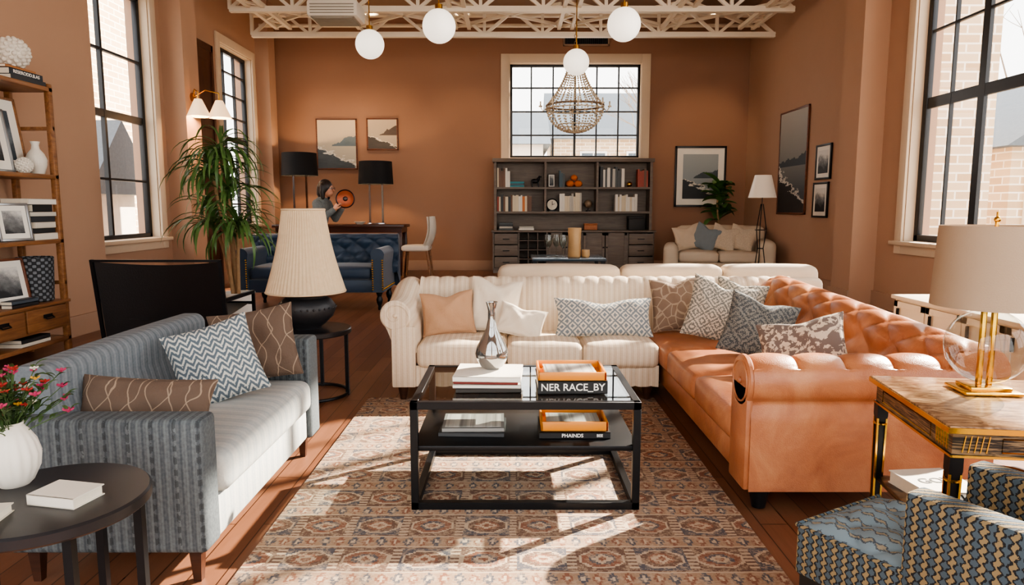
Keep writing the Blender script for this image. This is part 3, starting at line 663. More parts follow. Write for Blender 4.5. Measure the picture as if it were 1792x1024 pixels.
vs=obj('vase',lathe([(0,0),(.032,0),(.05,.012),(.07,.045),(.074,.07),(.066,.10),(.045,.14),(.026,.18),(.017,.22),(.016,.26),(.024,.292),(.027,.30),(.022,.298),(.013,.26),(.013,.22),(0,.2)],48),sm('smoked_silver_glass','9C9A97',.06,.85,.05),loc=(-.09,3.0,zt),label='silvery smoked glass bottle vase on the book stack',cat='vase')
ORG=sm('orange_lacquer','DC8A2C',.35,0,.08)
def tray(x,y,z,w,d,h,lbl):
    tt=thing('tray',lbl,'tray',(x,y,z),rz=0.0001)
    part(tt,'tray_rim',J(box(-w/2,w/2,-d/2,-d/2+.01,0,h,.002),box(-w/2,w/2,d/2-.01,d/2,0,h,.002),box(-w/2,-w/2+.01,-d/2,d/2,0,h,.002),box(w/2-.01,w/2,-d/2,d/2,0,h,.002)),ORG)
    part(tt,'tray_bottom',box(-w/2+.01,w/2-.01,-d/2+.01,d/2-.01,0,.004),ORG); return tt
WTX=sm('white_print','F2EEE6',.5,0,.01)
bk=book(.295,.24,.055,'17181A',(.255,2.945,H+.0005),1,'thick black book with large white spine lettering','coffee table top books')
text('NER RACE_BY',.05,WTX,bk,(0,-.1212,.028),(90,0,0),w=.27)
tray(.255,2.95,H+.057,.29,.24,.035,'orange lacquered tray on a black book')
PHOTO=art('photo_print',[(.2,'2A2A2C'),(.45,'8E8A84'),(.6,'D8D2C8'),(.8,'55504C')],.4,14,.3,3,14)
bkp=book(.22,.17,.02,'C9C2B6',(.25,2.955,H+.062),2,'open photo book lying inside the orange tray','coffee table top books')
obj('cover_print',box(-.1,.1,-.075,.075,.0202,.0212),PHOTO,parent=bkp)
zs=.2845
bk=book(.28,.22,.018,'3A3B3D',(-.17,2.93,zs),-2,'grey photography book on the lower shelf','lower shelf books')
bk=book(.265,.21,.018,'8B8985',(-.168,2.935,zs+.0185),1,'grey covered photography book on top','lower shelf books'); obj('cover_print',box(-.12,.12,-.09,.09,.0182,.0192),PHOTO,parent=bk)
bk=book(.30,.23,.028,'141416',(.265,2.91,zs),0,'black book with white spine lettering below','lower shelf books'); text('PHAINDS',.022,WTX,bk,(-.01,-.1162,.014),(90,0,0),w=.09); text('BEE',.016,WTX,bk,(.105,-.1162,.014),(90,0,0),w=.025)
tray(.265,2.92,zs+.029,.285,.22,.04,'orange lacquered tray on the lower shelf')
bk=book(.23,.16,.018,'B9B2A6',(.265,2.92,zs+.034),0,'photo book inside the lower orange tray','lower shelf books'); obj('cover_print',box(-.1,.1,-.07,.07,.0182,.0192),PHOTO,parent=bk)
# ---------------------------------------------------------------- round side tables
BTOP=sm('black_table_top','222225',.35,.2,.1)
def round_table(cx,cy,H,r,label,legs,ring=None):
    t=thing('side_table',label,'side table',(cx,cy,0))
    part(t,'tabletop',cyl(r,H-.035,H,64,bev=.006).at(cx,cy,0),BTOP)
    for a in legs:
        a=math.radians(a); x,y=cx+(r-.03)*math.cos(a),cy+(r-.03)*math.sin(a); part(t,'leg',bar((x,y,0),(x,y,H-.03),.022),BLACKM)
    if ring: part(t,'base_ring',tube(circ(cx,cy,.012,r-.03,48),.011,8,True),BLACKM)
    return t
round_table(-1.22,1.72,.5,.245,'round black side table with slim metal legs',(15,-45,165,225,90))
round_table(-1.345,4.52,.457,.265,'round black side table with ring base',(0,90,180,270),True)
VTX=sm('white_carved_ceramic','E6DFD3',.5,0,.05)
def ribbed(prof,n,amp,k,tw=0):
    g=lathe(prof,n); 
    zz=[p[1] for p in prof]; z0,z1=min(zz),max(zz)
    def w(x,y,z):
        a=math.atan2(y,x); t=(z-z0)/(z1-z0); f=1+amp*math.sin(k*a+tw*t)*math.sin(pi*min(1,t*1.15))
        return (x*f,y*f,z)
    return g.warp(w)
vz=ribbed([(0,0),(.035,0),(.045,.01),(.062,.05),(.066,.085),(.058,.12),(.042,.15),(.03,.165),(.032,.175),(.027,.174),(.025,.16),(0,.14)],96,.035,16,2.5)
obj('vase',vz,VTX,loc=(-1.36,1.80,.5),label='white carved ceramic vase holding flowers on round table',cat='vase')
t=thing('flower_bouquet','bouquet of small magenta and red flowers with green leaves','flowers',(-1.36,1.80,.64),rz=0.0001)
LEAF=sm('leaf_green','41592F',.6,0,.35,scale=20); PINK=sm('magenta_petals','B23A62',.7,0,.25,scale=40); YEL=sm('yellow_petals','D9A43A',.7,0,.2); REDP=sm('red_petals','A83330',.7,0,.25)
g=G()
tips=[]
for i in range(60):
    a=R.uniform(0,2*pi); sp=R.uniform(.01,.15); h=R.uniform(.06,.17)-sp*.35; q=(sp*math.cos(a),sp*math.sin(a),h+.03); tips.append(q)
    g.add(tube([(0,0,-.02),(q[0]*.35,q[1]*.35,h*.55),q],[.002,.0016,.001],5))
    for j in range(5):
        tt=R.uniform(.35,1.05); g.add(blade((q[0]*tt,q[1]*tt,q[2]*tt),math.cos(a+R.uniform(-1.6,1.6)),math.sin(a+R.uniform(-1.6,1.6)),R.uniform(.025,.045),.011,1.2,.9,4))
part(t,'foliage',g,LEAF,fix=False)
for i,q in enumerate(tips[:52]):
    s_=R.uniform(.7,1.3); g=ball(.004*s_,8,6).at(*q)
    for k in range(6): g.add(ball(.0065*s_,8,6,(1,.6,.35)).at(q[0]+.007*s_*math.cos(k*pi/3),q[1]+.007*s_*math.sin(k*pi/3),q[2]+.003,rz=60*k,ry=-25))
    part(t,'flower',g,YEL if i%9==4 else (VTX if i%11==5 else (PINK,PINK,REDP)[i%3]))
book(.14,.10,.028,'E8E0D2',(-1.155,1.70,.5005),-12,'small cream hardcover book on the round table','round table books'); 
book(.13,.10,.022,'DAD2C2',(-1.30,1.575,.5005),8,'cream paperback lying on the round table','round table books')
# lamp big pleated
t=thing('table_lamp','black urn table lamp with large pleated cream shade','table lamp',(-1.37,4.53,.457))
lx,ly,lz=-1.37,4.53,.457
URN=sm('matte_black_ceramic','242427',.5,0,.2,scale=30,bump=.3,bscale=50)
part(t,'lamp_base',lathe([(0,0),(.09,0),(.095,.012),(.12,.03),(.17,.08),(.188,.12),(.185,.155),(.16,.19),(.135,.205),(.14,.22),(.13,.235),(0,.24)],48).at(lx,ly,lz),URN)
for k in range(30): a=2*pi*k/30; part(t,'stud',ball(.008,8,6).at(lx+.188*math.cos(a),ly+.188*math.sin(a),lz+.14),URN)
SHADE=MT('pleated_linen_shade',.9); v=SHADE.co(); SHADEM=SHADE.col(SHADE.mix(SHADE.noise(v,30,3),c('C8AE8D'),c('DAC4A4')))
def pleat(r0,r1,z0,z1,n=60):
    return surf(n*4,12,lambda a,b:(lambda r:(r*math.cos(2*pi*a),r*math.sin(2*pi*a),z0+(z1-z0)*b))((r0+(r1-r0)*(b+.12*math.sin(pi*b)))*(1+.022*math.sin(2*pi*a*n))))
g=pleat(.255,.135,.245,.785); g.add(pleat(.248,.128,.25,.783)); g.add(tube(circ(0,0,.785,.135),.008,6,True)); g.add(tube(circ(0,0,.245,.256),.007,6,True))
part(t,'lamp_shade',g.at(lx,ly,lz),SHADEM,ang=80,fix=False); part(t,'lamp_stem',cyl(.012,.235,.76,12).at(lx,ly,lz),BRASS)
# ---------------------------------------------------------------- ETAGERE
ex0,ex1,ey0,ey1=-4.24,-3.86,4.85,5.92
t=thing('etagere','honey wood open shelving unit with drawers and slim posts','shelving unit',((ex0+ex1)/2,(ey0+ey1)/2,0))
for x in (ex0,ex1-.045):
    for y in (ey0,ey1-.045): part(t,'post',box(x,x+.045,y,y+.045,0,2.28,.004),MIDWOOD)
shz=[.15,.47,.99,1.53,2.25]
for z in shz[0:1]+shz[2:]: part(t,'shelf',box(ex0,ex1,ey0,ey1,z-.035,z,.003),MIDWOOD)
part(t,'drawer_case',J(box(ex0+.01,ex1-.012,ey0+.03,ey1-.03,.235,.445),box(ex0-.01,ex1+.012,ey0-.01,ey1+.01,.445,.47,.003)),MIDWOOD)
for a,bb in ((4.9,5.36),(5.39,5.87)):
    dr=part(t,'drawer',box(ex1-.012,ex1+.006,a,bb,.25,.435,.004),MIDWOOD)
    m=(a+bb)/2; sub(dr,t,'drawer_pull',J(tube([(ex1+.006,m-.05,.36),(ex1+.03,m-.045,.345),(ex1+.03,m+.045,.345),(ex1+.006,m+.05,.36)],.006,6),box(ex1+.004,ex1+.009,m-.055,m+.055,.35,.38)),BLACKM)
for z in (.6,1.9): part(t,'side_rail',box(ex0,ex1,ey1-.03,ey1-.01,z,z+.03),MIDWOOD)
def fbook(x,y,z,w,d,h,col,label,group,rz=90): return book(w,d,h,col,(x,y,z),rz,label,group)
fbook(-4.0,5.66,2.2505,.40,.26,.035,'2B2C30','black hardcover book on the top shelf','books on etagere top'); 
o=fbook(-4.01,5.66,2.2865,.38,.25,.05,'1E2530','dark book with pale spine lettering on top shelf','books on etagere top'); text('RESERODD.B.AS',.03,WTX,o,(0,-.1262,.026),(90,0,0),w=.3)
fbook(-4.02,5.63,2.3375,.34,.23,.022,'A96F3E','tan book at the top of the stack','books on etagere top')
def knobball(r,n,loc,label,name='decor_ball'):
    pts=[]
    for i in range(90):
        z=1-2*(i+.5)/90; a=i*2.39996; q=math.sqrt(1-z*z); pts.append((q*math.cos(a),q*math.sin(a),z))
    h=G(); h.add(ball(r*.93,24,16))
    for p in pts: h.add(ball(r*.16,8,6).at(p[0]*r*.93,p[1]*r*.93,p[2]*r*.93))
    return obj(name,h,IVORY,loc=loc,label=label,cat='ornament')
knobball(.12,1,(-3.99,5.67,2.36+.121),'knobbly white ceramic ball on the book stack')
knobball(.062,2,(-3.94,5.62,1.53+.064),'small textured off-white ball on the shelf')
obj('vase',ribbed([(0,0),(.045,0),(.055,.01),(.075,.08),(.078,.12),(.06,.17),(.03,.21),(.026,.24),(.036,.27),(.031,.268),(.022,.24),(0,.2)],64,.03,24,8),IVORY,loc=(-3.96,5.80,1.53),label='white patterned ceramic vase on the wooden shelf',cat='vase')
FRB=sm('black_frame','17171A',.4); FRW=sm('white_mat_board','E9E4DA',.8,0,.02); FRS=sm('silver_frame','9EA0A2',.3,.7); FRBR=wood('brown_frame_wood','4A2516','7A4527',0)
def picture(name,lbl,cat,w,h,loc,rot,fm,am,fw=.03,mat=.0,group=None,dep=.03):
    t=thing(name,lbl,cat,loc,rot=rot,group=group)
    part(t,'frame',J(box(-w/2,w/2,-dep,0,0,fw,.003),box(-w/2,w/2,-dep,0,h-fw,h,.003),box(-w/2,-w/2+fw,-dep,0,0,h,.003),box(w/2-fw,w/2,-dep,0,0,h,.003)),fm)
    if mat: part(t,'mat_board',box(-w/2+fw,w/2-fw,-dep+.012,-.002,fw,h-fw),FRW)
    iw,ih=w/2-fw-mat,h/2-fw-mat
    a=box(-iw,iw,-dep+.008,-dep+.014,-ih,ih); obj('picture',a,am,parent=t,loc=(0,0,h/2)); return t
A_ab=art('abstract_bars',[(.3,'2E3A44'),(.5,'6E7880'),(.7,'3A4650')],.3,6,.5,5,6)
A_bw=art('grey_print',[(.25,'26282B'),(.5,'77797A'),(.75,'D8D5CE')],.4,5,.4,9,6)
picture('picture_frame','tan framed abstract print leaning on the shelf','picture frame',.56,.62,(-4.08,5.57,1.531),(-8,0,90),MIDWOOD,A_ab,.02,.09)
picture('picture_frame','white framed print leaning against another frame','picture frame',.34,.5,(-4.00,5.40,1.531),(-8,0,90),FRS,A_bw,.02,.07)
picture('picture_frame','silver framed photo standing on the shelf','picture frame',.28,.30,(-3.92,5.42,.991),(-8,0,75),FRS,A_bw,.02,.04)
picture('picture_frame','brown framed print leaning on the drawer top','picture frame',.36,.38,(-4.02,5.45,.471),(-10,0,80),FRBR,A_bw,.02,.05)
cols=[('E3DCCF','white'),('2A2A2C','black'),('DAD2C3','cream'),('33353A','charcoal'),('C8C2B6','pale grey'),('1F2022','black'),('E6E0D5','white')]
z=.991
for i,(hx,nm) in enumerate(cols):
    hh=(.055,.04,.05,.045,.035,.06,.045)[i]; fbook(-4.0+R.uniform(-.01,.01),5.72,z,.32-(i%3)*.03,.24,hh,hx,nm+' hardcover book in the shelf stack','book stack on middle shelf',90+R.uniform(-4,4)); z+=hh+.001
z=.4705
for i,(hx,nm) in enumerate((('2A2A2C','black'),('4C5660','slate'))): fbook(-3.925,5.42,z,.30,.09,.028,hx,nm+' book lying in front of the leaning frame','books on drawer top'); z+=.029
z=.1505
for i,(hx,nm) in enumerate(cols[:2]): fbook(-4.0,5.5,z,.34,.25,.03,hx,nm+' book on the bottom shelf','bottom shelf books'); z+=.031
WOV=MT('woven_black_white',.7); v=WOV.co(); x,y,z_=WOV.xyz(v); aa=WOV.m('ARCTAN2',y,x); ck=WOV.m('MULTIPLY',WOV.m('SINE',WOV.m('MULTIPLY',aa,14)),WOV.m('SINE',WOV.m('MULTIPLY',z_,120))); WOVM=WOV.col(WOV.mix(WOV.m('GREATER_THAN',ck,.15),c('1C1E22'),c('6C7076')))
g=lathe([(0,0),(.11,0),(.12,.01),(.138,.37),(.13,.375),(.122,.36),(.105,.02),(0,.02)],56)
obj('woven_basket',g,WOVM,loc=(-4.02,5.765,.4705),label='black and grey woven cylindrical basket on the drawer unit',cat='basket')
# ---------------------------------------------------------------- black sling chair
t=thing('sling_chair','black leather sling chair with thin black metal frame','chair',(-2.85,5.9,0))
def sl(a,b): 
    x=-3.36+1.01*a; return (x,5.6-.10*b+.05*math.sin(pi*a),.18+.64*b-.03*math.sin(pi*a)*b)
g=surf(20,14,sl); g2=surf(20,14,lambda a,b:(lambda p:(p[0],p[1]+.02,p[2]))(sl(a,b))); g.add(g2)
part(t,'sling_back',g,BLACKL,ang=80,fix=False)
part(t,'sling_seat',surf(16,12,lambda a,b:(-3.33+.95*a,5.6+.55*b,.34+.06*b-.05*math.sin(pi*a)*math.sin(pi*b))),BLACKL,ang=80,fix=False)
xr_=-2.35
part(t,'frame',J(bar((-3.38,5.5,.84),(-3.38,5.62,0),.025),bar((xr_,5.5,.84),(xr_,5.62,0),.025),bar((-3.38,5.5,.83),(xr_,5.5,.83),.02),bar((-3.38,6.18,.5),(-3.38,6.18,0),.025),bar((xr_,6.18,.5),(xr_,6.18,0),.025),bar((-3.38,5.55,.5),(-3.38,6.18,.5),.03),bar((xr_,5.55,.5),(xr_,6.18,.5),.03),bar((-3.38,6.18,.4),(xr_,6.18,.4),.025)),BLACKM)
# ---------------------------------------------------------------- dracaena
px,py=-3.0,7.45
t=thing('potted_dracaena','tall dracaena with drooping green leaves in white pot','potted plant',(px,py,0))
part(t,'pot',ribbed([(0,0),(.14,0),(.15,.01),(.175,.30),(.18,.34),(.165,.34),(.155,.29),(0,.28)],72,.012,36).at(px,py,0),sm('white_pot','DCD6CC',.6,0,.05))
part(t,'soil',cyl(.155,.25,.30,24).at(px,py,0),sm('soil','2A1C14',.95,0,.3,scale=40))
BARK=sm('cane_bark','9A7A58',.9,0,.25,scale=30)
tops=[(-.06,.02,1.45),(.06,-.05,1.10),(-.24,.04,1.15),(-.14,.08,1.92),(-.2,-.06,1.7)]
g=G()
for a,b2,h in tops: g.add(tube([(px+a*.2,py+b2*.3,.28),(px+a*.5,py+b2*.6,.28+(h-.28)*.5),(px+a,py+b2,h)],[.024,.02,.017],8))
part(t,'trunk',g,BARK)
DRL=sm('dracaena_leaf','4F7039',.45,0,.45,scale=9)
g=G()
for a,b2,h in tops:
    for i in range(46):
        an=R.uniform(0,2*pi); g.add(blade((px+a,py+b2,h-.06+R.uniform(-.12,.1)),math.cos(an),math.sin(an),R.uniform(.45,.74),.036,R.uniform(1.8,2.8),R.uniform(.2,1.4),8))
part(t,'foliage',g,DRL,fix=False)
# ---------------------------------------------------------------- NAVY SOFA
t=thing('navy_sofa','navy velvet tufted sofa with nailhead trim and turned legs','sofa',(-2.46,8.75,0))
prof=[(8.95,.42),(8.98,.55),(9.03,.72)]+arc(9.10,.84,.08,170,0,10)+[(9.18,.6),(9.18,.22)]
part(t,'backrest',sweep(prof,'x',-3.42,-1.50,140,tuft(.13,.10,.04,.55)),NAVY,ang=70)
for xa,sd in ((-1.64,1),(-3.30,-1)):
    pr=[(xa-.07,.23),(xa-.07,.6)]+arc(xa+.0,.68,.085,170,10,10)+[(xa+.07,.6),(xa+.07,.23)]
    part(t,'arm',sweep(pr,'y',8.33,9.12,20,lambda u,s,L:0),NAVY,ang=70)
g=G()
for xa in (-1.64,-3.30):
    for i in range(14):
        for dx in (-.06,.06): g.add(ball(.011,8,6).at(xa+dx,8.325,.26+.36*i/13))
    for i in range(22): 
        if xa>-2: g.add(ball(.011,8,6).at(xa+.072,8.36+.034*i,.27))
part(t,'nailheads',g,BRASS)['kind']='stuff'
for a,b2 in ((-3.22,-2.475),(-2.465,-1.72)): part(t,'seat_cushion',softbox(a,b2,8.34,9.0,.38,.54,.05,.02,.01),NAVY,ang=80)
part(t,'base',box(-3.36,-1.58,8.36,9.15,.22,.38,.02),NAVY)
for x in (-3.30,-1.64):
    for y in (8.42,9.08): part(t,'leg',lathe([(0,0),(.018,0),(.022,.02),(.018,.05),(.035,.09),(.04,.13),(.025,.17),(.04,.21),(.04,.225),(0,.225)],20).at(x,y,0),BLACKM)
# ---------------------------------------------------------------- DESK + chair + lamps
t=thing('desk','long dark mahogany desk against the terracotta wall','desk',(-3.2,13.1,0))
part(t,'desktop',box(-4.45,-2.0,12.75,13.5,.895,.95,.006),DESKW); part(t,'apron',box(-4.4,-2.05,12.8,13.45,.80,.895),DESKW)
for x in (-4.4,-2.13):
    for y in (12.8,13.37): part(t,'leg',box(x,x+.08,y,y+.08,0,.8,.004),DESKW)
def desk_lamp(x,y,z,H,r,lbl):
    t=thing('table_lamp',lbl,'table lamp',(x,y,z),rz=0.0001,group='black shade desk lamps')
    part(t,'lamp_base',box(-.16,.16,-.09,.09,0,.03,.004),CHROME)
    part(t,'lamp_body',J(bar((-.12,0,.03),(-.12,0,H-.35),.035),bar((.12,0,.03),(.12,0,H-.35),.035),bar((-.12,0,H-.36),(.12,0,H-.36),.03),cyl(.01,H-.36,H-.05,8)),CHROME)
    part(t,'lamp_shade',lathe([(r*.94,H),(r,H-.42),(r-.006,H-.42),(r*.94-.006,H)],48),sm('black_shade','101013',.8),fix=False)
    part(t,'bulb',ball(.05,12,8).at(0,0,H-.22),emis('lamp_bulb','FFC27A',6))
    l=bpy.data.lights.new('bulb_light','POINT'); l.energy=75; l.color=(1,.64,.34); l.shadow_soft_size=.06; o=bpy.data.objects.new('bulb_light',l); COL.objects.link(o); o.parent=t; o.location=(0,0,H-.2)
desk_lamp(-4.0,13.1,.95,1.33,.335,'tall brass-framed lamp with black drum shade on desk')
desk_lamp(-2.56,13.05,.95,1.17,.325,'tall metal lamp with black drum shade on desk')
obj('bowl',lathe([(0,0),(.05,0),(.11,.05),(.105,.052),(.045,.01),(0,.01)],32),IVORY,loc=(-2.86,12.95,.95),label='shallow white bowl on the dark desk',cat='bowl')
WCH=sm('off_white_upholstery','DED5C7',.85,0,.05)
t=thing('dining_chair','off-white upholstered chair with curved back and wooden legs','chair',(-1.72,12.6,0),rz=0.0001)
part(t,'seat',softbox(-.28,.22,-.25,.25,.48,.58,.04,.015),WCH,ang=80)
g=surf(16,14,lambda a,b:(.17+.10*b+.06*math.sin(pi*b)-.09*(2*a-1)**2,(a-.5)*.48*(1-.25*b**3),.52+.58*b)); g2=surf(16,14,lambda a,b:(.215+.10*b+.06*math.sin(pi*b)-.09*(2*a-1)**2,(a-.5)*.5*(1-.25*b**3),.52+.585*b)); g.add(g2)
part(t,'backrest',g,WCH,ang=80,fix=False)
for x,dx in ((-.22,-.04),(.18,.06)):
    for y in (-.2,.2): part(t,'leg',tube([(x+dx,y*1.1,0),(x,y,.49)],[.016,.024],8),MIDWOOD)
# ---------------------------------------------------------------- WALL ART
A1=coast('coastal_painting',.94,'D9C3A2','5A6468','B4AA98','3A3F42',2.3,.35)
A2=coast('rocky_coast_painting',.57,'D2BA9C','4A3F38','A79C8C','33302E',5.1,.55)
A3=coast('harbour_print',.88,'9FA7AA','3C454B','8D979C','1E2327',7.7,.3)
A4=coast('dark_mountain_painting',1.66,'B8B2A6','2A3136','4A4E50','1E1916',9.4,.1)
picture('painting','misty coastal landscape painting in thin wood frame','painting',.81,.99,(-3.48,YB-.005,2.02),(0,0,0),FRBR,A1,.025)
picture('painting','rocky shoreline painting in thin wood frame','painting',.62,.62,(-2.57,YB-.005,2.40),(0,0,0),FRBR,A2,.025)
picture('painting','black framed harbour print with white mat','painting',1.02,1.2,(3.76,YB-.005,1.28),(0,0,0),FRB,A3,.04,.12)
picture('painting','tall dark mountain painting in thin wood frame','painting',1.15,1.72,(XR-.005,11.55,1.15),(0,0,-90),FRBR,A4,.03)
picture('painting','small black framed portrait print','painting',.5,.52,(XR-.005,10.4,1.68),(0,0,-90),FRB,A_bw,.03,.06)
picture('painting','small black framed landscape print','painting',.5,.53,(XR-.005,10.44,1.11),(0,0,-90),FRB,A_bw,.03,.06)
# sconce
t=thing('wall_sconce','brass wall sconce with two cream cone shades','wall lamp',(-4.5,9.9,2.55))
part(t,'wall_plate',cyl(.06,0,.03,24).at(-4.5,9.9,2.80,ry=90),BRASS)
SHW=emis('warm_sconce_shade','FFCB94',.9,'EBD7B8')
for dx,y in ((.13,9.8),(.36,9.95)):
    X=-4.5+dx; part(t,'arm',tube([(-4.48,9.9,2.80),(-4.5+dx*.5,(9.9+y)/2,2.90),(X,y,2.86),(X,y,2.74)],.01,8),BRASS)
    part(t,'shade',lathe([(.05,.24),(.16,0),(.155,0),(.045,.24)],32).at(X,y,2.52),SHW,fix=False)
    l=bpy.data.lights.new('sconce_light','POINT'); l.energy=12; l.color=(1,.66,.38); l.shadow_soft_size=.05; o=bpy.data.objects.new('sconce_light',l); COL.objects.link(o); o.parent=t; o.location=(X+4.5,y-9.9,2.58-2.55)
# ---------------------------------------------------------------- BOOKCASE
t=thing('bookcase','large grey-brown bookcase with open shelves above base cabinets','bookcase',(1.19,13.6,0))
bx0,bx1=-.35,2.73; yb=13.86
part(t,'body',J(box(bx0,bx1,yb-.02,yb,.82,2.17),box(bx0,bx0+.05,13.47,yb,.82,2.17),box(bx1-.05,bx1,13.47,yb,.82,2.17),box(bx0-.03,bx1+.03,13.44,yb,2.14,2.21,.005)),CABW)
for z in (1.66,1.19): part(t,'shelf',box(bx0+.05,bx1-.05,13.47,yb-.02,z-.04,z),CABW)
for x in (.65,1.66): part(t,'divider',box(x-.02,x+.02,13.48,yb-.02,1.19,2.14),CABW)
part(t,'cabinet_top',box(bx0-.05,bx1+.05,13.25,yb,.79,.825,.004),CABW)
part(t,'cabinet_base',J(box(bx0-.02,bx1+.02,13.32,yb,0,.08),box(bx0-.03,bx1+.03,yb-.02,yb,.08,.79),*[box(x-.015,x+.015,13.3,yb,.08,.79) for x in (bx0-.01,.13,.68,1.36,2.24,bx1+.01)],box(bx0,bx1,13.3,yb,.08,.1)),CABW)
part(t,'cubby_rack',J(*[box(.14,.67,13.32,yb-.03,z,z+.015) for z in (.26,.44,.62)],*[box(x,x+.015,13.32,yb-.03,.1,.79) for x in (.31,.49)]),CABW)
for (a,b2) in ((bx0+.01,.11),(2.26,bx1-.0)):
    for i in range(3):
        z=.11+i*.225; dr=part(t,'drawer',box(a,b2,13.275,13.31,z,z+.205,.005),CABW); m=(a+b2)/2; sub(dr,t,'drawer_pull',tube([(m-.06,13.275,z+.1),(m-.05,13.255,z+.1),(m+.05,13.255,z+.1),(m+.06,13.275,z+.1)],.008,6),BLACKM)
for a,b2 in ((.70,1.02),(1.03,1.34),(1.38,1.79),(1.81,2.22)):
    dr=part(t,'door',J(box(a,b2,13.285,13.31,.11,.78,.004),box(a,a+.05,13.272,13.286,.11,.78),box(b2-.05,b2,13.272,13.286,.11,.78),box(a,b2,13.272,13.286,.73,.78),box(a,b2,13.272,13.286,.11,.16)),CABW)
    sub(dr,t,'door_knob',ball(.015,10,8).at(b2-.025 if (a in (.70,1.38)) else a+.025,13.26,.5),BLACKM)
def ubook(x,w,h,d,col,z,group,y=13.48,lean=0):
    g=J(box(0,w,0,d,0,h).idx(0),box(.003,w-.003,.004,d-.0,h-.002,h+.0015).idx(1)); 
    return obj('book',g,[cm(col),PAGES],loc=(x,y+.04,z),rot=(0,lean,0),label=NAMES.get(col,'coloured')+' upright book on the bookcase shelf',cat='book',group=group)
NAMES={'E4DDD0':'white','9C3F26':'rust red','C8702E':'orange','2B2B2E':'black','3E5560':'blue-grey','D8C9AC':'cream','6B4A35':'brown','1F7C86':'teal','B9B3A8':'pale grey','444A4C':'dark grey'}
def row(xa,xb,z,pal,hmax,group,seed):
    rr=random.Random(seed); x=xa
    while x<xb:
        w=rr.uniform(.03,.058); ubook(x,w-.002,hmax*rr.uniform(.8,1),rr.uniform(.17,.22),rr.choice(pal),z,group); x+=w
UP='books on the upper shelf'; MD='books on the middle shelf'
row(-.29,-.08,1.6605,['E4DDD0','9C3F26','D8C9AC','6B4A35'],.38,UP,1)
row(1.72,2.16,1.6605,['2B2B2E','444A4C','E4DDD0','B9B3A8'],.40,UP,2)
row(2.45,2.62,1.6605,['6B4A35','9C3F26'],.38,UP,3)
row(-.29,.36,1.1905,['E4DDD0','C8702E','9C3F26','6B4A35','D8C9AC','2B2B2E','C8702E','E4DDD0'],.35,MD,4)
row(.93,1.36,1.1905,['E4DDD0','D8C9AC','E4DDD0','B9B3A8'],.36,MD,5)
row(2.02,2.42,1.1905,['E4DDD0','E4DDD0','D8C9AC'],.34,MD,6)
row(.92,1.02,1.6605,['3E5560','444A4C'],.32,UP,8)
def fstack(x,z,cols,w,group):
    for i,hx in enumerate(cols): book(w-.02*(i%2),.2,.035,hx,(x,13.62,z),R.uniform(-3,3),NAMES.get(hx,'coloured')+' book lying flat on the bookcase',group); z+=.036
fstack(.10,1.6605,['1F7C86','3E5560','1F7C86'],.28,'flat teal books'); fstack(-.12,.8255,['444A4C','B9B3A8','2B2B2E','444A4C'],.28,'flat books on the cabinet top'); fstack(.28,.8255,['E4DDD0','B9B3A8'],.3,'flat books on the cabinet top')
PUM=sm('pumpkin_orange','D2702A',.6,0,.15)
for x,z,r in ((1.14,1.66,.085),(1.30,1.66,.085),(1.22,1.79,.07)):
    p=obj('pumpkin',ball(r,40,16,(1,1,.8)).warp(lambda X,Y,Z:(X*(1-.06*abs(math.sin(4*math.atan2(Y,X)))),Y*(1-.06*abs(math.sin(4*math.atan2(Y,X)))),Z)),PUM,loc=(x,13.65,z+r*.8),label='small orange pumpkin on the bookcase shelf',cat='pumpkin',group='pumpkins on the shelf'); obj('stem',cyl(.012,r*.7,r*1.05,8,r2=.008),BARK,parent=p)
ck=thing('clock','small round black mantel clock with pale dial','clock',(.70,13.6,1.19),rz=0.0001)
part(ck,'clock_case',J(tube([(.09+.11*math.cos(a),0,.13+.11*math.sin(a)) for a in [2*pi*i/32 for i in range(32)]],.014,8,True),box(.03,.15,-.03,.03,0,.02)),BLACKM); part(ck,'clock_dial',cyl(.105,-.008,.008,32).at(.09,0,.13,rx=90),PAGES); part(ck,'clock_hand',bar((.09,-.012,.13),(.09,-.012,.2),.008),BLACKM); part(ck,'clock_hand',bar((.09,-.012,.13),(.14,-.012,.15),.008),BLACKM)
gb=thing('desk_globe','small dark decorative globe on a stand','globe',(1.5,13.62,1.19),rz=0.0001); part(gb,'sphere',ball(.08).at(0,0,.15),DBR); part(gb,'stand',J(cyl(.05,0,.02),cyl(.008,.02,.08,8)),BLACKM)
sc_=thing('figurine','small dark horse figurine on the bookcase shelf','figurine',(.45,13.62,1.66),rz=0.0001)
part(sc_,'figure',J(ball(.05,16,10,(1.6,.7,.9)).at(0,0,.12),tube([(.06,0,.14),(.09,0,.21),(.13,0,.2)],[.03,.022,.012],8),*[tube([(x,y,.1),(x+.01,y,0)],[.016,.01],6) for x in (-.06,.06) for y in (-.02,.02)]),BLACKM); 
picture('picture_frame','small dark framed photo on the bookcase shelf','picture frame',.14,.26,(.78,13.7,1.661),(-6,0,0),FRB,A_bw,.012,.02)
obj('trinket_box',J(box(-.13,.13,-.08,.08,0,.1,.01),box(-.135,.135,-.085,.085,.1,.13,.01),*[box(-.12+.05*i,-.1+.05*i,-.084,-.078,.02,.09) for i in range(5)]),sm('copper_weave','A5653C',.5,.2,.3,scale=60),loc=(1.55,13.62,.8255),label='woven copper-brown trinket box on the cabinet',cat='box')
obj('storage_box',J(box(-.16,.16,-.13,.13,0,.22,.008),box(-.165,.165,-.135,.135,.22,.27,.008),box(-.04,.04,-.134,-.128,.1,.14)),sm('dark_box','201D1C',.6),loc=(2.45,13.64,.8255),label='dark lidded storage box on the cabinet',cat='box')
obj('decor_ball',ball(.055),GOLD,loc=(2.3,13.6,1.66+.056),label='small brass ball on the bookcase shelf',cat='ornament')
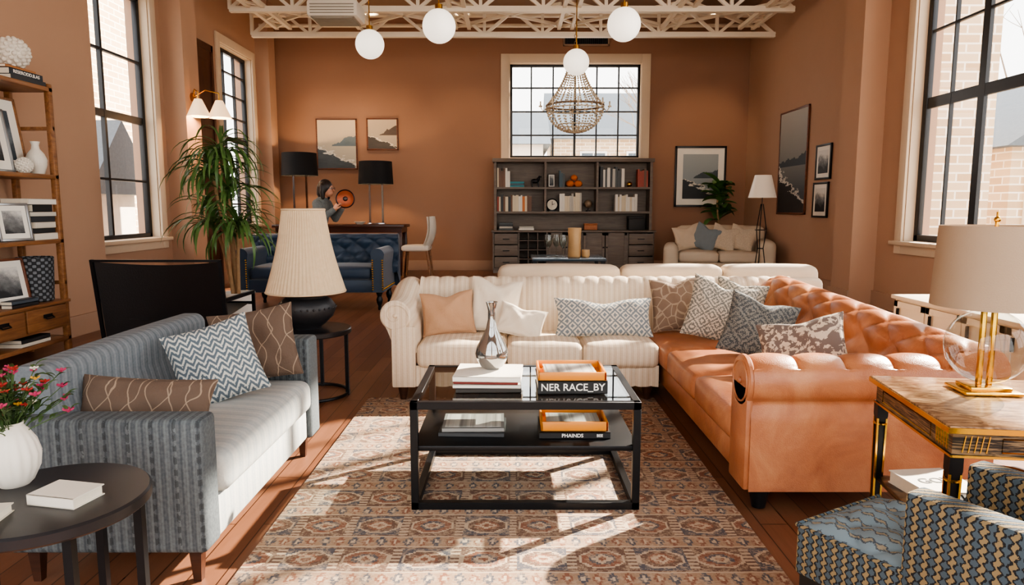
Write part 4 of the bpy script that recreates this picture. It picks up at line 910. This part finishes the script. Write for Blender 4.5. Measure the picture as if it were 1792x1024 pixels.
# ---------------------------------------------------------------- back table and drinks
t=thing('low_table','dark blue-black low table with straight legs','coffee table',(.77,9.6,0))
part(t,'tabletop',box(.27,1.27,9.2,10.0,.54,.58,.005),sm('dark_slate_top','2E3C47',.2,.1))
for x in (.29,1.2):
    for y in (9.22,9.93): part(t,'leg',box(x,x+.05,y,y+.05,0,.54),BLACKM)
for x,y in ((.50,9.45),(.62,9.6),(.70,9.4)):
    obj('wine_glass',lathe([(0,0),(.045,0),(.04,.006),(.006,.014),(.005,.12),(.03,.145),(.055,.19),(.058,.23),(.045,.31),(.043,.31),(.055,.23),(.05,.19),(.027,.15),(0,.135)],28),CGLASS,loc=(x,y,.581),label='clear stemmed wine glass on the low table',cat='wine glass',group='wine glasses on low table')
TANV=sm('tan_glazed_ceramic','C09A6C',.4,.1,.2)
obj('vase',lathe([(0,0),(.09,0),(.095,.01),(.085,.2),(.095,.4),(.088,.4),(.078,.2),(0,.02)],36),TANV,loc=(.87,9.55,.581),label='tall tan ceramic cylinder vase on the low table',cat='vase')
obj('candle_holder',lathe([(0,0),(.05,0),(.06,.02),(.055,.1),(.048,.1),(.045,.03),(0,.02)],28),TANV,loc=(1.02,9.5,.581),label='short tan candle holder on the low table',cat='candle holder')
# ---------------------------------------------------------------- corner loveseat
LA=math.radians(-13); LO=(3.70,12.2)
t=thing('loveseat','light beige loveseat with rounded arms','sofa',(LO[0],LO[1],0),rz=-13)
LS=sm('oatmeal_upholstery','CBBBA5',.9,0,.08,bump=.4,bscale=120)
part(t,'backrest',softbox(-.78,.8,.3,.62,.2,.93,.12,.02),LS,ang=80)
part(t,'arm',softbox(-.98,-.72,-.55,.55,.1,.62,.1,.02),LS,ang=80); part(t,'arm',softbox(.62,.88,-.55,.55,.1,.70,.1,.02),LS,ang=80)
part(t,'base',box(-.75,.65,-.45,.4,.1,.32,.03),LS)
for a,b2 in ((-.72,-.045),(-.04,.63)): part(t,'seat_cushion',softbox(a,b2,-.5,.32,.32,.5,.06,.02),LS,ang=80)
for x in (-.85,.75):
    for y in (-.45,.45): part(t,'leg',cyl(.02,0,.11,10,r2=.03).at(x,y,0),DKWOOD)
GP='throw pillows on the corner loveseat'
def LP(x,y): return (LO[0]+x*math.cos(LA)-y*math.sin(LA),LO[1]+x*math.sin(LA)+y*math.cos(LA))
for i,(x,y,mat,l,rz) in enumerate(((-.56,.12,BEIGE,'pale pillow on the corner loveseat',-6),(-.26,.06,SLB,'blue-grey pillow on the corner loveseat',-36),(.06,.02,DOT,'mottled beige pillow on the corner loveseat',-30),(.36,-.02,DOT,'dotted cream pillow on the corner loveseat',-40))): cushion(l,.48,.46,.15,mat,(*LP(x,y),.73),(70,(-12,20,14,10)[i],rz),20+i,GP,.05)
px,py=4.0,13.4
t=thing('potted_fig','fiddle leaf fig with broad green leaves in dark pot','potted plant',(px,py,0))
part(t,'pot',lathe([(0,0),(.15,0),(.2,.4),(.185,.4),(.17,.36),(0,.36)],32).at(px,py,0),BLACKM); part(t,'trunk',tube([(px,py,.35),(px+.03,py,.8),(px-.02,py,1.3),(px,py,1.7)],[.03,.025,.02,.012],8),BARK)
g=G()
for i in range(38):
    an=R.uniform(0,2*pi); g.add(blade((px+R.uniform(-.05,.05),py,R.uniform(1.0,1.75)),math.cos(an),math.sin(an)*.6,R.uniform(.28,.44),.2,R.uniform(.3,1.4),R.uniform(.1,1.1),6))
part(t,'foliage',g,sm('fig_leaf','4C7339',.4,0,.35),fix=False)
t=thing('floor_lamp','black wire tripod lamp with white cone shade','floor lamp',(4.05,11.2,0),rz=0.0001)
part(t,'pole',J(*[tube([(.14*math.cos(a),.14*math.sin(a),0),(.05*math.cos(a),.05*math.sin(a),.6),(.09*math.cos(a),.09*math.sin(a),.9),(.02*math.cos(a),.02*math.sin(a),1.32)],.008,6) for a in (0,2.09,4.19)],tube(circ(0,0,.9,.09,20),.006,6,True),tube(circ(0,0,.6,.05,20),.006,6,True),cyl(.006,1.3,1.76,8)),BLACKM)
part(t,'lamp_shade',lathe([(.13,1.78),(.22,1.42),(.215,1.42),(.125,1.78)],40),emis('white_linen_shade','FFE9CF',.1,'DED2C2'),fix=False)
# low cabinet on right
t=thing('low_cabinet','cream low sideboard cabinet with panelled doors','cabinet',(3.85,5.2,0))
CRC=sm('cream_cabinet_paint','DDCDB8',.5,0,.05); ca,cb_=3.50,4.0; hC=.47
part(t,'body',box(ca,cb_,3.8,6.2,.06,hC-.035,.005),CRC); part(t,'cabinet_top',box(ca-.03,cb_+.03,3.77,6.23,hC-.035,hC,.006),CRC); part(t,'plinth',box(ca+.05,cb_-.02,3.85,6.15,0,.06),CRC)
for i in range(5):
    y=3.82+i*.475; dr=part(t,'door',J(box(ca-.015,ca,y,y+.455,.08,hC-.05,.003),box(ca-.025,ca-.014,y,y+.05,.08,hC-.05),box(ca-.025,ca-.014,y+.405,y+.455,.08,hC-.05),box(ca-.025,ca-.014,y,y+.455,hC-.1,hC-.05),box(ca-.025,ca-.014,y,y+.455,.08,.13)),CRC); sub(dr,t,'handle',box(ca-.045,ca-.025,y+.37,y+.385,.26,.36),BLACKM)
# ---------------------------------------------------------------- side table with brass
TR=-8
t=thing('end_table','dark burl wood end table with gilded edges and legs','side table',(1.24,1.88,0),rz=TR)
BURL=MT('burl_wood',.2); v=BURL.co((3,9,9)); n=BURL.noise(v,2.5,7,.65,2.5); BURLM=BURL.col(BURL.ramp(n,[(.35,c('5E4230')),(.5,c('937052')),(.65,c('B79672'))]))
ZEB=MT('zebra_wood',.3); v=ZEB.co((2,2,30)); n=ZEB.noise(v,3,4,.6,1.5); ZEBM=ZEB.col(ZEB.ramp(n,[(.45,c('17110D')),(.6,c('8A6F50'))]))
W,D,HT=.60,.60,.64
part(t,'tabletop',box(0,W,0,D,HT-.02,HT-.002,.003),BURLM)
part(t,'gilt_edge',J(box(-.005,W+.005,-.005,.0,HT-.022,HT-.006),box(-.005,0,0,D,HT-.022,HT-.006),box(W,W+.005,0,D,HT-.022,HT-.006),box(0,W,D,D+.005,HT-.022,HT-.006),box(.012,W-.012,.012,.018,HT-.098,HT-.091),box(.012,.018,.012,D-.012,HT-.098,HT-.091)),GOLD)
part(t,'apron',box(.018,W-.018,.018,D-.018,HT-.095,HT-.02),ZEBM)
gm=J(*[bar((.045+.016*j,.017,HT-.083),(.052+.016*j,.017,HT-.034),.003) for j in range(5)],*[bar((.017,.045+.016*j,HT-.083),(.017,.052+.016*j,HT-.034),.003) for j in range(5)],tube([(.15,.017,HT-.04),(W-.08,.017,HT-.04),(W-.08,.017,HT-.08),(.15,.017,HT-.08)],.002,4,True),tube([(.017,.15,HT-.04),(.017,D-.08,HT-.04),(.017,D-.08,HT-.08),(.017,.15,HT-.08)],.002,4,True))
part(t,'gilt_inlay',gm,GOLD)['kind']='stuff'
for x in (.032,W-.032):
    for y in (.032,D-.032):
        lg=part(t,'leg',lathe([(0,0),(.010,0),(.016,.02),(.012,.04),(.017,HT-.18),(.026,HT-.14),(.026,HT-.09),(0,HT-.09)],4).at(x,y,0,rz=45),BLACKM)
        for a in (-1,1):
            for b2 in (-1,1): obj('gilt_band',bar((x+a*.010,y+b2*.010,.03),(x+a*.015,y+b2*.015,HT-.15),.006),GOLD,parent=lg)
        obj('gilt_band',tube([(x+.02*math.cos(q),y+.02*math.sin(q),HT-.17) for q in [2*pi*i/16 for i in range(16)]],.005,6,True),GOLD,parent=lg)
part(t,'lower_shelf',box(.03,W-.03,.03,D-.03,.25,.27,.003),ZEBM)
def onT(x,y,z):
    a=math.radians(TR); return (1.24+x*math.cos(a)-y*math.sin(a),1.88+x*math.sin(a)+y*math.cos(a),z)
o=book(.2,.22,.045,'E6DFD2',onT(.17,.42,.2705),6,'white hardcover book with black letters on lower shelf'); text('AOXO',.04,cm('17181A'),o,(0,-.111,.022),(90,0,0),w=.15); text('GOX',.08,cm('17181A'),o,(0,0,.0455),(0,0,0),w=.13)
obj('bowl',lathe([(0,0),(.04,0),(.05,.01),(.075,.06),(.072,.09),(.06,.09),(.06,.06),(0,.02)],36),sm('amber_ceramic','7B4A26',.3,0,.4,scale=20),loc=onT(.40,.42,.2705),label='round amber brown bowl on lower shelf',cat='bowl')
LX,LY,LZ=onT(.29,.415,HT-.001)
t=thing('table_lamp','gold table lamp with clear glass globe and taupe drum shade','table lamp',(LX,LY,LZ),rz=-6)
part(t,'lamp_base',J(box(-.09,.09,-.07,.07,0,.012,.003),box(-.065,.065,-.05,.05,.012,.024,.003)),GOLD)
part(t,'lamp_body',J(box(-.024,-.009,-.008,.008,.024,.30,.002),box(.009,.024,-.008,.008,.024,.30,.002),box(-.032,.032,-.015,.015,.295,.303,.002),cyl(.006,.30,.57,12),ball(.010).at(0,0,.575),cyl(.004,.58,.60,8)),GOLD)
part(t,'glass_globe',ball(.125,48,28).at(0,0,.155),CGLASS)
TAUP=sm('taupe_linen_shade','A8937D',.9,0,.06,bump=.3,bscale=200)
part(t,'lamp_shade',lathe([(.162,.555),(.175,.29),(.172,.29),(.159,.555)],56),TAUP,fix=False)
part(t,'shade_ring',J(tube(circ(0,0,.54,.158),.003,5,True),bar((-.158,0,.54),(.158,0,.54),.004),bar((0,-.158,.54),(0,.158,.54),.004)),BRASS)
# ---------------------------------------------------------------- armchair
t=thing('armchair','ikat patterned armchair in blue, black and gold with tufted seat','armchair',(.79,1.81,0),rz=30)
Wc=.38
def seatf(a,b):
    x=Wc*a; y=-.62*b; k=abs(math.sin(pi*(x/.095+y/.095)/2))*abs(math.sin(pi*(x/.095-y/.095)/2)); e=min(1,min(a,1-a,b,1-b)*9); return (x,y,.378+.036*e*(.25+.75*k**.45))
g=surf(44,60,seatf); part(t,'seat_cushion',g,IKAT2,ang=80,fix=False)
part(t,'seat_base',box(0,Wc,-.62,0,.24,.38,.008),IKAT); part(t,'seat_piping',tube([(0,0,.38),(Wc,0,.38)],.006,6),IKAT); part(t,'seat_piping',tube([(0,0,.38),(0,-.3,.38)],.006,6),IKAT)
part(t,'arm',box(-.005,.07,-.72,-.29,.24,.585,.012),IKAT); part(t,'arm',box(Wc-.07,Wc+.005,-.72,-.27,.24,.585,.012),IKAT)
part(t,'backrest',box(-.005,Wc+.005,-.74,-.62,.24,.75,.02),IKAT)
part(t,'plinth',box(.01,Wc-.01,-.7,-.01,.19,.24),BLACKM)
for x in (.035,Wc-.035):
    for y in (-.04,-.68): part(t,'leg',box(x-.015,x+.015,y-.015,y+.015,0.0,.19),BLACKM)
# ---------------------------------------------------------------- PERSON
def remesh(g,vox,name,mat,parent,loc=(0,0,0),smooth=2):
    o=obj('tmp_r',g,mat); m=o.modifiers.new('r','REMESH'); m.mode='VOXEL'; m.voxel_size=vox
    s=o.modifiers.new('s','SMOOTH'); s.iterations=smooth; s.factor=.5
    dg=bpy.context.evaluated_depsgraph_get(); me=bpy.data.meshes.new_from_object(o.evaluated_get(dg)); bpy.data.objects.remove(o)
    me.shade_smooth(); me.materials.clear(); me.materials.append(mat); me.name=name
    q=bpy.data.objects.new(name,me); COL.objects.link(q); q.parent=parent; q.location=loc; return q
def chain(pts,rs,n=12):
    g=G(); pts=[Vector(p) for p in pts]
    for p,r in zip(pts,rs): g.add(ball(r,n,8).at(*p))
    for i in range(len(pts)-1): g.add(tube([pts[i],pts[i+1]],[rs[i],rs[i+1]],n))
    return g
def hand(w,d,nrm):
    d=Vector(d).normalized(); nrm=Vector(nrm); nrm=(nrm-d*nrm.dot(d)).normalized(); s=d.cross(nrm); w=Vector(w); g=G()
    for k in (-.024,-.008,.008,.024): g.add(chain([w+s*k*.5,w+d*.04+s*k,w+d*.082+s*k],[.014,.0135,.011],10))
    for k,L in zip((-.028,-.0095,.0095,.027),(.8,1,.95,.72)):
        p=w+d*.08+s*k*1.15; q=p+(d*.95+nrm*.3)*.036*L; r=q+(d*.6+nrm*.8)*.026*L; e=r+(d*.2+nrm)*.02*L; g.add(chain([p,q,r,e],[.0095,.0088,.008,.007],8))
    p=w+d*.025-s*.026; g.add(chain([p,p-s*.022+d*.022+nrm*.008,p-s*.026+d*.048+nrm*.02,p-s*.02+d*.066+nrm*.03],[.013,.0115,.0095,.008],8)); return g
P0=(-2.8,10.0,0)
t=thing('person','woman in grey sweater with dark bob holding round copper plate','person',P0,rz=0.0001)
body=G()
body.add(ball(.155,20,14,(.75,1,.75)).at(-.02,0,.90)); body.add(chain([(-.02,0,.9),(0,0,1.05),(.04,0,1.22),(.065,0,1.32)],[.115,.105,.115,.10],16))
body.add(ball(.12,18,12,(.75,1.25,.7)).at(.05,0,1.25)); body.add(chain([(.07,0,1.33),(.10,0,1.42),(.12,0,1.47)],[.06,.046,.046],14))
hx,hz=.135,1.525
head=G(); head.add(ball(.1,28,20,(.95,.78,1.12)).at(hx,0,hz)); head.add(ball(.06,20,14,(1,.85,.8)).at(hx+.035,0,hz-.065)); head.add(chain([(hx+.088,0,hz+.01),(hx+.112,0,hz-.022)],[.009,.014],8))
head.add(ball(.02,10,8,(.6,1.1,.35)).at(hx+.088,0,hz-.055)); head.add(ball(.02,10,8,(.6,1.1,.35)).at(hx+.086,0,hz-.066))
for sd in (-1,1): head.add(ball(.026,12,8,(.7,.35,1.1)).at(hx-.0,sd*.078,hz-.01))
body.add(head)
for sd in (-1,1):
    body.add(chain([(-.01,sd*.085,.86),(.03,sd*.09,.48),(-.02,sd*.095,.09)],[.088,.058,.04],14)); body.add(chain([(-.04,sd*.095,.045),(.06,sd*.1,.035),(.14,sd*.105,.03)],[.04,.038,.028],12))
armR=[(.06,-.165,1.315),(.13,-.215,1.08),(.30,-.12,1.235)]; armL=[(.06,.165,1.315),(.16,.20,1.10),(.33,.09,1.26)]
for A in (armR,armL): body.add(chain(A,[.05,.038,.026],12))
dR=Vector((.5,.15,.75)); dL=Vector((.6,-.25,.75))
body.add(hand(armR[2],dR,(.5,.85,-.1))); body.add(hand(armL[2],dL,(.4,-.85,0)))
b=remesh(body,.0055,'body',BARE,t,smooth=1)
sw=G(); sw.add(ball(.165,20,14,(.78,1,.6)).at(-.015,0,.93)); sw.add(chain([(-.015,0,.92),(0,0,1.05),(.04,0,1.22),(.06,0,1.32)],[.13,.122,.13,.108],16)); sw.add(ball(.13,18,12,(.8,1.28,.72)).at(.05,0,1.25)); sw.add(chain([(.075,0,1.36),(.085,0,1.385)],[.068,.06],14))
for A in (armR,armL):
    a=[Vector(q) for q in A]; sw.add(chain([a[0],a[1],a[1].lerp(a[2],.9)],[.066,.053,.042],14))
KN=MT('grey_knit',.95); v=KN.co(); kn=KN.noise(v,70,3); KN.bump(kn,.8,.006); remesh(sw,.008,'sweater',KN.col(KN.mix(kn,c('4A5052'),c('868A88'))),t)
tr=G()
tr.add(ball(.16,20,14,(.78,1,.7)).at(-.02,0,.88))
for sd in (-1,1): tr.add(chain([(-.01,sd*.085,.86),(.03,sd*.09,.48),(-.02,sd*.095,.12)],[.1,.072,.06],14))
remesh(tr,.009,'trousers',sm('dark_trousers','23262C',.9),t)
for sd in (-1,1): part(t,'shoe',J(chain([(-.04,sd*.095,.05),(.06,sd*.1,.045),(.14,sd*.105,.036)],[.048,.046,.036])),BLACKL)
HAIR=sm('dark_brown_hair','20130E',.5,0,.3,scale=40)
hr=G(); hr.add(ball(.112,26,18,(.98,.86,1.08)).at(hx-.022,0,hz+.022)); 
for sd in (-1,1): hr.add(chain([(hx-.03,sd*.066,hz+.04),(hx-.03,sd*.082,hz-.04),(hx-.02,sd*.08,hz-.125)],[.045,.04,.028],14))
hr.add(chain([(hx-.07,0,hz+.02),(hx-.085,0,hz-.06),(hx-.075,0,hz-.135)],[.075,.066,.045],14)); remesh(hr,.007,'hair',HAIR,t)
for sd in (-1,1):
    e=part(t,'eye',ball(.0125,12,8).at(hx+.083,sd*.032,hz+.008),sm('eye_white','E5E0DA',.2,0,.02)); sub(e,t,'iris',ball(.006,8,6).at(hx+.094,sd*.033,hz+.008),sm('dark_iris','20140C',.2))
part(t,'glasses',J(*[tube([(hx+.103,sd*.034+.024*math.cos(a),hz+.006+.019*math.sin(a)) for a in [2*pi*i/20 for i in range(20)]],.0026,5,True) for sd in (-1,1)],*[tube([(hx+.1,sd*.058,hz+.008),(hx+.0,sd*.088,hz+.004)],.0025,5) for sd in (-1,1)],tube([(hx+.104,-.012,hz+.01),(hx+.104,.012,hz+.01)],.0025,5)),BLACKM)
t.rotation_euler=(0,0,math.radians(-12))
COP=sm('copper_orange_glaze','9E4A22',.35,.3,.35,scale=14)
pl=thing('decorative_plate','round copper orange plate held by the woman','plate',(-2.375,9.86,1.385),rot=(90,0,10))
part(pl,'dish',lathe([(0,0),(.05,0),(.11,.012),(.135,.022),(.133,.027),(.105,.018),(.05,.006),(0,.006)],48),COP); part(pl,'rim_ring',tube(circ(0,0,.024,.125),.009,6,True),BLACKM); part(pl,'center_boss',ball(.035,16,10,(1,1,.3)).at(0,0,.012),DESKW)
# ---------------------------------------------------------------- LIGHTS
def light(kind,name,loc,energy,color=(1,1,1),tgt=None,**kw):
    l=bpy.data.lights.new(name,kind); l.energy=energy; l.color=color
    for k,v in kw.items(): setattr(l,k,v)
    o=bpy.data.objects.new(name,l); COL.objects.link(o); o.location=loc
    if tgt is not None: o.rotation_euler=(Vector(tgt)-Vector(loc)).to_track_quat('-Z','Y').to_euler()
    return o
light('SUN','sun',(8,8,8),23.0,(1,.89,.74),tgt=(8-.7*5,8-.5*5,8-.53*5),angle=math.radians(.8))
for x,tx in ((-3.5,-3.5),(-2.55,-2.5),(-.9,-.9),(3.7,3.8)): light('SPOT','spotlight',(x,12.7,4.9),90,(1,.76,.5),tgt=(tx,13.9,2.7),spot_size=math.radians(55),spot_blend=.8,shadow_soft_size=.05)
w=bpy.data.worlds.new('sky'); SC.world=w; w.use_nodes=True; nt=w.node_tree; bg=nt.nodes['Background']; tc=nt.nodes.new('ShaderNodeTexCoord'); sp=nt.nodes.new('ShaderNodeSeparateXYZ'); rp=nt.nodes.new('ShaderNodeValToRGB')
nt.links.new(tc.outputs['Generated'],sp.inputs[0]); nt.links.new(sp.outputs[2],rp.inputs[0]); rp.color_ramp.elements[0].color=(1,.96,.90,1); rp.color_ramp.elements[1].color=(.86,.92,1,1); nt.links.new(rp.outputs[0],bg.inputs[0]); bg.inputs[1].default_value=3.7
cam=bpy.data.cameras.new('camera'); co=bpy.data.objects.new('camera',cam); COL.objects.link(co); co.location=(0,0,1.25); co.rotation_euler=(math.radians(83),0,0); cam.sensor_width=36; cam.lens=24.107; cam.clip_start=.05; SC.camera=co
SC.view_settings.view_transform='AgX'; SC.view_settings.look='AgX - Medium High Contrast'; SC.view_settings.exposure=.45
